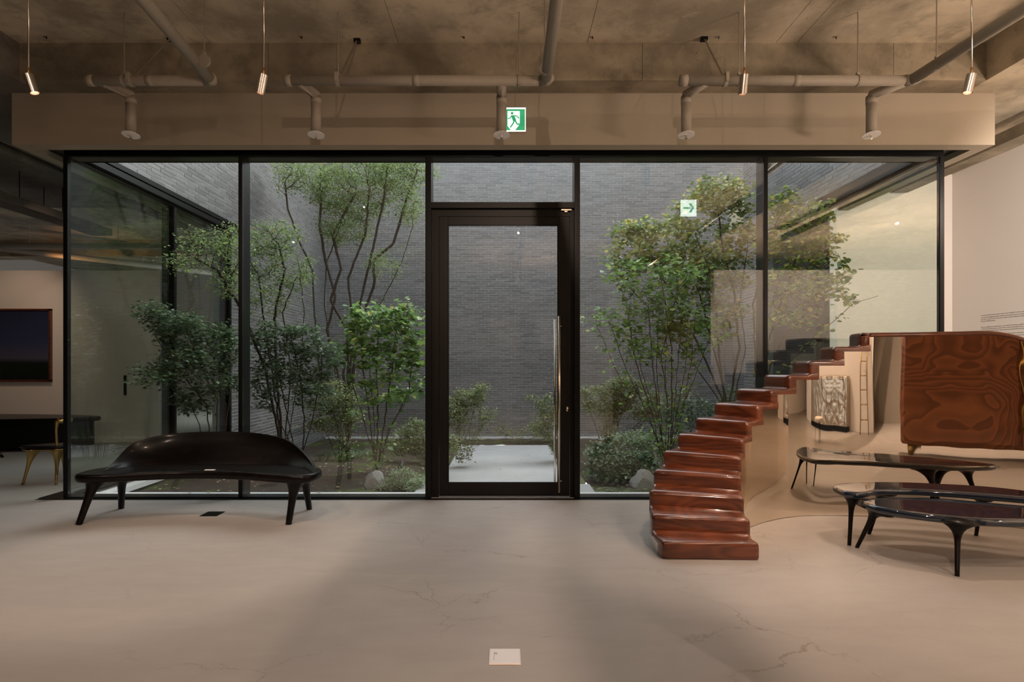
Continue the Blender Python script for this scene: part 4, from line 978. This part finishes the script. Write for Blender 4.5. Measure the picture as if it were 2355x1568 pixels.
# ------------------------------------------------------------------ sprinkler pipes
PY, PZ, PR = 5.10, 3.88, 0.044
def pipe_run(label, x0, x1, diag, hangers, braces, drops):
    r = root('sprinkler_pipe', ((x0+x1)/2, PY, PZ), label, 'pipe')
    obj('main_pipe', MB().tube([(x0, PY, PZ), (x1, PY, PZ)], PR, 20), M['pipe'], r, smooth=True, bevel=0)
    obj('end_cap', MB().tube([(x0-0.012, PY, PZ), (x0+0.05, PY, PZ)], PR*1.10, 20), M['pipe'], r, smooth=True)
    if diag: 
        obj('elbow', MB().tube([(x1-0.05, PY, PZ), (x1+0.01, PY-0.01, PZ), (x1+0.03*0+0.02, PY-0.06, PZ)], PR*1.12, 20), M['pipe'], r, smooth=True)
        obj('cross_pipe', MB().tube([(x1, PY+0.01, PZ), (diag, 3.97, PZ), (diag+(diag-x1)*0.5, 1.5, PZ), (diag+(diag-x1)*0.5, -6, PZ)], PR*1.05, 20), M['pipe'], r, smooth=True)
    n = max(2, int((x1-x0)/0.8))
    for i in range(1, n):
        x = x0+(x1-x0)*i/n; obj('coupling', MB().tube([(x-0.03, PY, PZ), (x+0.03, PY, PZ)], PR*1.03, 20), M['pipe'], r, smooth=True)
    for x, y in hangers:
        obj('hanger_rod', MB().tube([(x, y, PZ+PR*0.9), (x, y, ZC+0.001)], 0.005, 8), M['galv'], r)
        obj('hanger_clamp', MB().box(x-0.012, x+0.012, y-0.012, y+0.012, PZ+PR*0.9, PZ+PR+0.025).disc((x, y, PZ), (1,0,0) if abs(y-PY) < 0.05 else (0,1,0), PR*1.12, 0.022), M['pipe'], r)
    for (x, y, z), (x2, y2) in braces:
        obj('sway_brace', MB().tube([(x, y, z), (x2, y2, ZC)], 0.008, 8), M['galv'], r)
        obj('brace_foot', MB().box(x2-0.03, x2+0.03, y2-0.025, y2+0.025, ZC-0.03, ZC+0.001), M['black'], r)
        obj('brace_clamp', MB().disc((x, y, PZ), (1,0,0), PR*1.18, 0.03).box(x-0.014, x+0.014, y-0.06, y-0.03, PZ-0.03, PZ+0.05), M['pipe'], r)
    return r
def drop(x, xm, r):
    DYp = 5.33
    dp = obj('drop_pipe', MB().tube([(x, DYp, PZ-0.03), (x, DYp, 3.50)], PR*1.02, 18).tube([(xm, PY, PZ-0.01), (x, DYp, PZ-0.02), (x, DYp, PZ-0.06)], PR*0.98, 18), M['pipe'], r, smooth=True)
    obj('collar', MB().tube([(x, DYp, PZ-0.10), (x, DYp, PZ-0.04)], PR*1.08, 18), M['pipe'], dp, smooth=True)
    obj('escutcheon', MB().disc((x, DYp, 3.494), (0, 0.12, 1), 0.075, 0.004, 28), M['disc'], dp, label='thin pale escutcheon disc')
    obj('sprinkler_head', MB().tube([(x, DYp, 3.495), (x, DYp, 3.470)], 0.010, 10).disc((x, DYp, 3.462), (0,0,1), 0.014, 0.003, 12), M['nickel'], dp, label='small nickel sprinkler head')
pr1 = pipe_run('left sprinkler pipe run with one drop and a diagonal branch to the upper left', -3.64, -2.57, -2.46, [(-3.33, 5.10), (-2.46, 4.77)], [((-3.27, PY, PZ), (-3.15, 5.5))], None)
pr2 = pipe_run('middle sprinkler pipe run with two drops, above the exit sign', -1.914, 0.36, 0.353, [(-1.46, 5.10), (0.125, 5.10), (0.335, 4.9)], [((-1.46, PY, PZ), (-1.40, 5.53))], None)
pr3 = pipe_run('right sprinkler pipe run with two drops and a branch to the upper right', 1.545, 3.55, 3.64, [(2.05, 5.10), (3.09, 5.10), (3.58, 4.83)], [((1.93, PY, PZ), (1.88, 5.5))], None)
for x, xm, r_ in ((-3.42, -3.52, pr1), (-1.726, -1.80, pr2), (-0.03, -0.03, pr2), (1.659, 1.76, pr3), (3.353, 3.50, pr3)): drop(x, xm, r_)
# little stubs of cut anchors in the ceiling
for i, px in enumerate((107, 694, 1067, 1363, 1653, 1923)):
    x = (px-CX)/F*5.48; o = obj('ceiling_anchor', MB().tube([(x, 5.48, ZC+0.001), (x, 5.48, ZC-0.022)], 0.005, 6).tube([(x, 5.48, ZC-0.012), (x-0.025, 5.47, ZC-0.006)], 0.003, 6), M['black'])
    setp(o, 'small cut steel anchor stub in the concrete ceiling, '+['leftmost', 'left of the middle pipe hangers', 'left of the exit sign', 'between middle and right pipes', 'by the right pipe brace', 'rightmost of all'][i], 'anchor', 'anchor stubs along the ceiling')

# ------------------------------------------------------------------ pendant spot lamps
def pendant(x, y, tilt, lab, power=30, z=3.385, on=True):
    """tilt: lean of the cylinder foot (dx, dy)"""
    r = root('pendant_spotlight', (x, y, z), lab, 'lamp', None)
    d = Vector((tilt[0], tilt[1], -1)).normalized(); top = Vector((x, y, z)); bot = top+d*0.125
    obj('rod', MB().tube([(x, y, z+0.04), (x, y, ZC)], 0.0048, 10), M['nickel'], r, smooth=True)
    obj('collar', MB().tube([(x, y, z-0.01), (x, y, z+0.05)], 0.0065, 10), M['copper'], r, smooth=True)
    obj('lamp_body', MB().tube([top, bot], 0.030, 28, caps=False).tube([bot, top+d*0.02], 0.027, 28, caps=False).disc(top, d, 0.030, 0.003, 28), M['steel'], r, smooth=True)
    obj('lens', MB().disc(top+d*0.085, d, 0.026, 0.004, 20), M['lampglow'], r)
    s = spot('lamp_beam', bot+d*0.004, bot+d, power, 58, 0.5, WARM, 0.02)
    return r
pendant(-3.27, 4.0, (0.28, 0.10), 'brushed-steel pendant spotlight, leftmost, tilted right', 26)
pendant(-1.655, 4.0, (-0.25, 0.12), 'brushed-steel pendant spotlight tilted left, second from left', 30)
pendant(1.645, 4.0, (-0.02, 0.22), 'brushed-steel pendant spotlight hanging straight, right of the middle', 30)
pendant(3.205, 4.0, (-0.22, 0.04), 'brushed-steel pendant spotlight at the right corner of the ceiling', 30)

# ------------------------------------------------------------------ signs
def shape(mb, pts, plane_y, x0, z0, w, h, dy):
    """flat prism from unit-square points, facing -Y"""
    n = len(pts); vs = [(x0+u*w, plane_y, z0+v*h) for u, v in pts]+[(x0+u*w, plane_y-dy, z0+v*h) for u, v in pts]
    mb.add(vs, [tuple(range(n)), tuple(range(2*n-1, n-1, -1))]+[(i, i+n, (i+1) % n+n, (i+1) % n) for i in range(n)])
def limb(mb, pts, w, plane_y, x0, z0, W, H, dy):
    for (a, b) in zip(pts[:-1], pts[1:]):
        dx_, dz_ = (b[0]-a[0])*W, (b[1]-a[1])*H; L = math.hypot(dx_, dz_); nx, nz = -dz_/L*w/W/2*W/1, dx_/L*w/2
        q = [(a[0]+nx/W, a[1]+nz/H), (b[0]+nx/W, b[1]+nz/H), (b[0]-nx/W, b[1]-nz/H), (a[0]-nx/W, a[1]-nz/H)]
        shape(mb, q, plane_y, x0, z0, W, H, dy)
SX0, SX1 = (1160-CX)/F*5.83, (1209-CX)/F*5.83; SZ1, SZ0 = CH-(248-CY)/F*5.83, CH-(303-CY)/F*5.83
sg = root('exit_sign', ((SX0+SX1)/2, 5.84, SZ0), 'lit green and white emergency exit sign with running figure', 'sign')
obj('housing', MB().box(SX0-0.003, SX1+0.004, 5.825, 5.849, SZ0-0.004, SZ1+0.005), M['signcase'], sg, bevel=0.002)
W_, H_ = SX1-SX0, SZ1-SZ0
obj('light_panel', MB().box(SX0, SX1, 5.822, 5.826, SZ0, SZ1), M['signwhite'], sg)
yy = 5.8218; mg = MB()
for q in ([(0.02, 0.05), (0.15, 0.05), (0.15, 0.93), (0.02, 0.93)], [(0.72, 0.93), (0.96, 0.93), (0.96, 0.05), (0.72, 0.30)], [(0.15, 0.85), (0.72, 0.85), (0.72, 0.93), (0.15, 0.93)],
          [(0.15, 0.05), (0.30, 0.05), (0.18, 0.20), (0.15, 0.22)], [(0.50, 0.05), (0.96, 0.05), (0.72, 0.30)]): shape(mg, q, yy, SX0, SZ0, W_, H_, 0.0008)
obj('green_field', mg, M['green'], sg)
mn = MB(); ms = 0.0012
hc = [(0.36+0.065*math.cos(2*PI*i/16), 0.76+0.065*W_/H_*math.sin(2*PI*i/16)) for i in range(16)]; shape(mn, hc, yy, SX0, SZ0, W_, H_, ms)
shape(mn, [(0.30, 0.68), (0.46, 0.68), (0.56, 0.46), (0.42, 0.40)], yy, SX0, SZ0, W_, H_, ms)
limb(mn, [(0.34, 0.66), (0.26, 0.54), (0.16, 0.54)], 0.010, yy, SX0, SZ0, W_, H_, ms+.0002)
limb(mn, [(0.44, 0.66), (0.60, 0.64), (0.68, 0.54)], 0.010, yy, SX0, SZ0, W_, H_, ms+.0004)
limb(mn, [(0.47, 0.45), (0.40, 0.32), (0.28, 0.17)], 0.013, yy, SX0, SZ0, W_, H_, ms+.0006)
limb(mn, [(0.50, 0.46), (0.60, 0.30), (0.82, 0.30)], 0.013, yy, SX0, SZ0, W_, H_, ms+.0008)
obj('running_figure', mn, M['green'], sg)
# direction sign hung from the ceiling; its face looks to the glass and is seen reflected there
ds = root('direction_sign', (2.745, 3.45, 3.60), 'lit white hanging direction sign with green arrow, at the top right edge', 'sign')
obj('housing', MB().box(2.62, 2.87, 3.43, 3.462, 3.60, 3.86), M['signcase'], ds, bevel=0.002)
obj('light_panel', MB().box(2.626, 2.864, 3.462, 3.466, 3.606, 3.854), M['signbright'], ds)
ar = MB(); ax, az = 2.745, 3.73
ar.add([(ax-0.085, 3.469, az-0.012), (ax+0.03, 3.469, az-0.012), (ax+0.03, 3.469, az+0.012), (ax-0.085, 3.469, az+0.012)], [(0,3,2,1)])
ar.add([(ax, 3.469, az-0.07), (ax+0.035, 3.469, az-0.07), (ax+0.085, 3.469, az), (ax+0.035, 3.469, az+0.07), (ax, 3.469, az+0.07), (ax+0.045, 3.469, az)], [(0,5,2,1),(5,4,3,2)])
obj('arrow', ar, M['signgreen'], ds)
for x in (2.66, 2.83): obj('hanging_rod', MB().tube([(x, 3.446, 3.86), (x, 3.446, ZC)], 0.004, 8), M['galv'], ds)

# ------------------------------------------------------------------ left room
pwl = struct('wall_gallery', MB().box(-14, -6.15, 10.40, 10.55, 0, 3.07), M['white'], label='free-standing white partition in the left room')
struct('door_2', MB().box(-8.05+1.1, -6.2, 10.385, 10.40, 0.01, 2.5), M['white'], label='flush white door in the left partition')
dh = P(289, 890, 10.37); obj('door_handle', MB().box(dh.x-0.02, dh.x+0.01, 10.345, 10.386, 0.85, 1.20), M['black'], bpy.data.objects['door_2'])
px1 = P(118, 710, 10.37); pzb = P(118, 877, 10.37).z
pa = root('framed_picture', (-9.3, 10.37, pzb), 'large dark seascape print in a red-brown frame on the left partition', 'picture')
obj('print', MB().box(-10.5, px1.x-0.03, 10.365, 10.385, pzb+0.03, px1.z-0.03), M['picture'], pa)
for q in ((-10.53, px1.x, pzb, pzb+0.032), (-10.53, px1.x, px1.z-0.032, px1.z), (-10.53, -10.498, pzb, px1.z), (px1.x-0.032, px1.x, pzb, px1.z)):
    obj('frame_bar', MB().box(q[0], q[1], 10.345, 10.40, q[2], q[3]), M['mahog'], pa, bevel=0.003)
lt = root('low_table', (-8.2, 9.6, 0), 'long low dark table under the framed picture', 'table')
o1 = smooth_closed([(-10.5,9.75),(-10.4,9.3),(-9.2,9.05),(-8.2,9.12),(-7.2,9.35),(-6.75,9.62),(-7.0,9.92),(-8.2,10.15),(-9.6,10.15)])
obj('tabletop', slab(o1, 0.53, 0.07), M['ebony'], lt, smooth=True)
obj('apron', MB().prism([((p.x+8.4)*0.94-8.4, (p.y-9.6)*0.9+9.6) for p in o1], 0.06, 0.47), M['black'], lt)
for x, y in ((-9.6, 9.4), (-7.3, 9.55), (-9.6, 10.0), (-7.3, 9.85)): obj('foot', MB().tube([(x, y, 0), (x, y, 0.07)], 0.04, 12), M['black'], lt)
# brass chair in profile: seat at left, back at right
ch = root('brass_chair', (-5.4, 6.85, 0), 'cast brass chair with black seat beside the left glass corner', 'chair')
so = smooth_closed([(-5.64,6.77),(-5.60,6.86),(-5.42,6.98),(-5.26,7.05),(-5.16,6.92),(-5.16,6.75),(-5.42,6.71)], 48)
obj('seat', slab(so, 0.455, 0.035), M['black'], ch, smooth=True)
obj('seat_frame', slab([(p-Vector((-5.39,6.88,0)))*0.93+Vector((-5.39,6.88,0)) for p in so], 0.422, 0.03), M['brass'], ch, smooth=True)
for t_, f_ in (((-5.50,6.79,0.40),(-5.585,6.75,0.0)), ((-5.22,6.80,0.40),(-5.20,6.75,0.0)), ((-5.27,6.96,0.40),(-5.285,7.0,0.0))):
    obj('leg', table_leg(t_, f_, 0.07, 0.014, (0,0,0), 1.6), M['brass'], ch, smooth=True)
for x, y in ((-5.20, 6.765), (-5.275, 7.00)): obj('back_post', MB().tube([(x+.005, y, 0.12), (x, y, 0.42), (x-.01, y, 0.64), (x, y, 0.73), (x+0.02, y, 0.765)], [0.012, 0.014, 0.014, 0.024, 0.016], 12), M['brass'], ch, smooth=True)
obj('back_rail', MB().tube([(-5.20, 6.75, 0.745), (-5.15, 6.80, 0.735), (-5.16, 6.88, 0.735), (-5.20, 6.96, 0.735), (-5.27, 7.01, 0.745)], [0.022, 0.034, 0.038, 0.034, 0.022], 12), M['brass'], ch, smooth=True)
# dark stool leg seen at the very left edge
ls = root('dark_stool', (-7.95, 8.65, 0), 'dark stool cut by the left frame edge, one slanted leg showing', 'stool')
obj('seat', slab([Vector((-7.98+0.24*math.cos(2*PI*i/40), 8.65+0.24*math.sin(2*PI*i/40), 0)) for i in range(40)], 0.44, 0.05), M['ebony'], ls, smooth=True)
for t_, f_ in (((-7.80,8.68,0.39),(-7.52,8.73,0.0)), ((-8.08,8.55,0.39),(-8.25,8.40,0)), ((-8.08,8.78,0.39),(-8.25,8.92,0))): obj('leg', table_leg(t_, f_, 0.05, 0.018), M['ebony'], ls, smooth=True)

# pipes and duct under the left ceiling
lp = root('ceiling_pipe', (-5.6, 8, 3.7), 'grey pipe receding under the dark left ceiling', 'pipe')
obj('pipe_run', MB().tube([(-5.55, 2.0, 3.78), (-5.55, 10.1, 3.78)], 0.06, 20), M['concshade'], lp, smooth=True)
for y in (5.9, 7.4, 8.9): obj('hanger_rod', MB().tube([(-5.55, y, 3.83), (-5.55, y, ZB+0.001)], 0.005, 8), M['galv'], lp)
ld = root('ceiling_duct', (-6.9, 8, 3.6), 'broad grey duct receding under the dark left ceiling', 'duct')
obj('duct_run', MB().box(-7.15, -6.80, 2.0, 10.1, 3.62, 3.74), M['concshade'], ld, bevel=0.01)
for y in (6.6, 7.4, 8.2, 9.0):
    for x in (-6.83, -7.12): obj('hanger_rod', MB().tube([(x, y, 3.735), (x, y, ZB+0.001)], 0.006, 8), M['black'], ld)
for k, (x0, y0, x1, y1, z, lab) in enumerate(((-14, 12.6, -4.6, 12.6, 3.95, 'cross pipe under the orange-lit far ceiling'), (-12.0, 11.2, -7.2, 17, 3.9, 'slanting pipe under the orange-lit far ceiling'))):
    q = root('ceiling_pipe', ((x0+x1)/2, (y0+y1)/2, z), lab, 'pipe'); obj('pipe_run', MB().tube([(x0, y0, z), (x1, y1, z)], 0.07, 16), M['pipe'], q, smooth=True)
    for f in (0.3, 0.6, 0.85): obj('hanger_rod', MB().tube([(x0+(x1-x0)*f, y0+(y1-y0)*f, z+0.06), (x0+(x1-x0)*f, y0+(y1-y0)*f, ZC+0.001)], 0.006, 8), M['galv'], q)
struct('beam_far_left', MB().box(-14, -4.9, 14.6, 15.1, 4.1, ZC), M['beam'])
# duct under the right ceiling
rd = root('ceiling_duct', (5.6, 6, 3.8), 'olive-brown duct under the ceiling at the right edge', 'duct')
obj('duct_run', MB().box(5.52, 5.74, 0.5, 8.3, 3.84, 3.98), M['beam'], rd, bevel=0.008)
for y in (6.3, 7.6): obj('hanger_rod', MB().tube([(5.62, y, 3.978), (5.62, y, ZB+0.001)], 0.006, 8).box(5.58, 5.66, y-0.04, y+0.04, 3.975, 4.0), M['galv'], rd)

# ------------------------------------------------------------------ things behind the viewer, seen only in the polished steel
ld2 = root('brass_ladder', (5.46, -1.95, 0), 'slim brass ladder leaning on the white partition, seen in the mirror side', 'ladder')
for x in (5.30, 5.62): obj('rail', MB().tube([(x, -1.75, 0), (5.46+(x-5.46)*0.45, -2.17, 2.45)], 0.018, 10), M['brass'], ld2, smooth=True)
for k in range(7):
    f = (k+1)/8.5; w = 0.16*(1-0.55*f); obj('rung', MB().tube([(5.46-w, -1.75-0.42*f, 2.45*f), (5.46+w, -1.75-0.42*f, 2.45*f)], 0.010, 8), M['brass'], ld2, smooth=True)
cb = root('pewter_cabinet', (7.6, -1.95, 0), 'hammered pewter cabinet by the white partition, seen in the mirror side', 'cabinet')
obj('body', MB().box(6.3, 9.0, -2.15, -1.75, 0.12, 1.15), M['textured'], cb, bevel=0.02)
obj('plinth', MB().box(6.35, 8.95, -2.1, -1.8, 0, 0.12), M['black'], cb)
for x in (6.78, 7.65, 8.52): obj('door', MB().box(x-0.40, x+0.40, -1.755, -1.735, 0.16, 1.11), M['textured'], cb, bevel=0.01)
stl = root('white_stool', (5.95, 0.45, 0), 'small stool with a white seat pad, seen in the mirror side', 'stool')
obj('seat', slab([Vector((5.95+0.3*math.cos(2*PI*i/40), 0.45+0.3*math.sin(2*PI*i/40), 0)) for i in range(40)], 0.47, 0.07), M['seatpad'], stl, smooth=True)
for k in range(3):
    a = 2*PI*k/3+0.4; obj('leg', MB().tube([(5.95+0.2*math.cos(a), 0.45+0.2*math.sin(a), 0.41), (5.95+0.3*math.cos(a), 0.45+0.3*math.sin(a), 0)], [0.02, 0.011], 10), M['ebony'], stl, smooth=True)
wc = root('walnut_cabinet', (2.96, 0.45, 0), 'tall cabinet of swirling walnut on brass feet, seen in the mirror side', 'cabinet')
obj('body', MB().box(2.2, 3.72, 0.25, 0.70, 0.16, 2.3), M['swirl'], wc, bevel=0.05, seg=4)
for x in (2.59, 3.33): obj('door', MB().box(x-0.35, x+0.35, 0.70, 0.725, 0.22, 2.24), M['swirl'], wc, bevel=0.012)
obj('pull', MB().tube([(2.96, 0.74, 0.4), (2.94, 0.74, 1.1), (2.97, 0.74, 1.9)], 0.010, 8), M['brass'], wc, smooth=True)
for x in (2.32, 3.6):
    for y in (0.32, 0.63): obj('foot', MB().tube([(x, y, 0.16), (x, y, 0)], [0.028, 0.016], 10), M['brass'], wc, smooth=True)
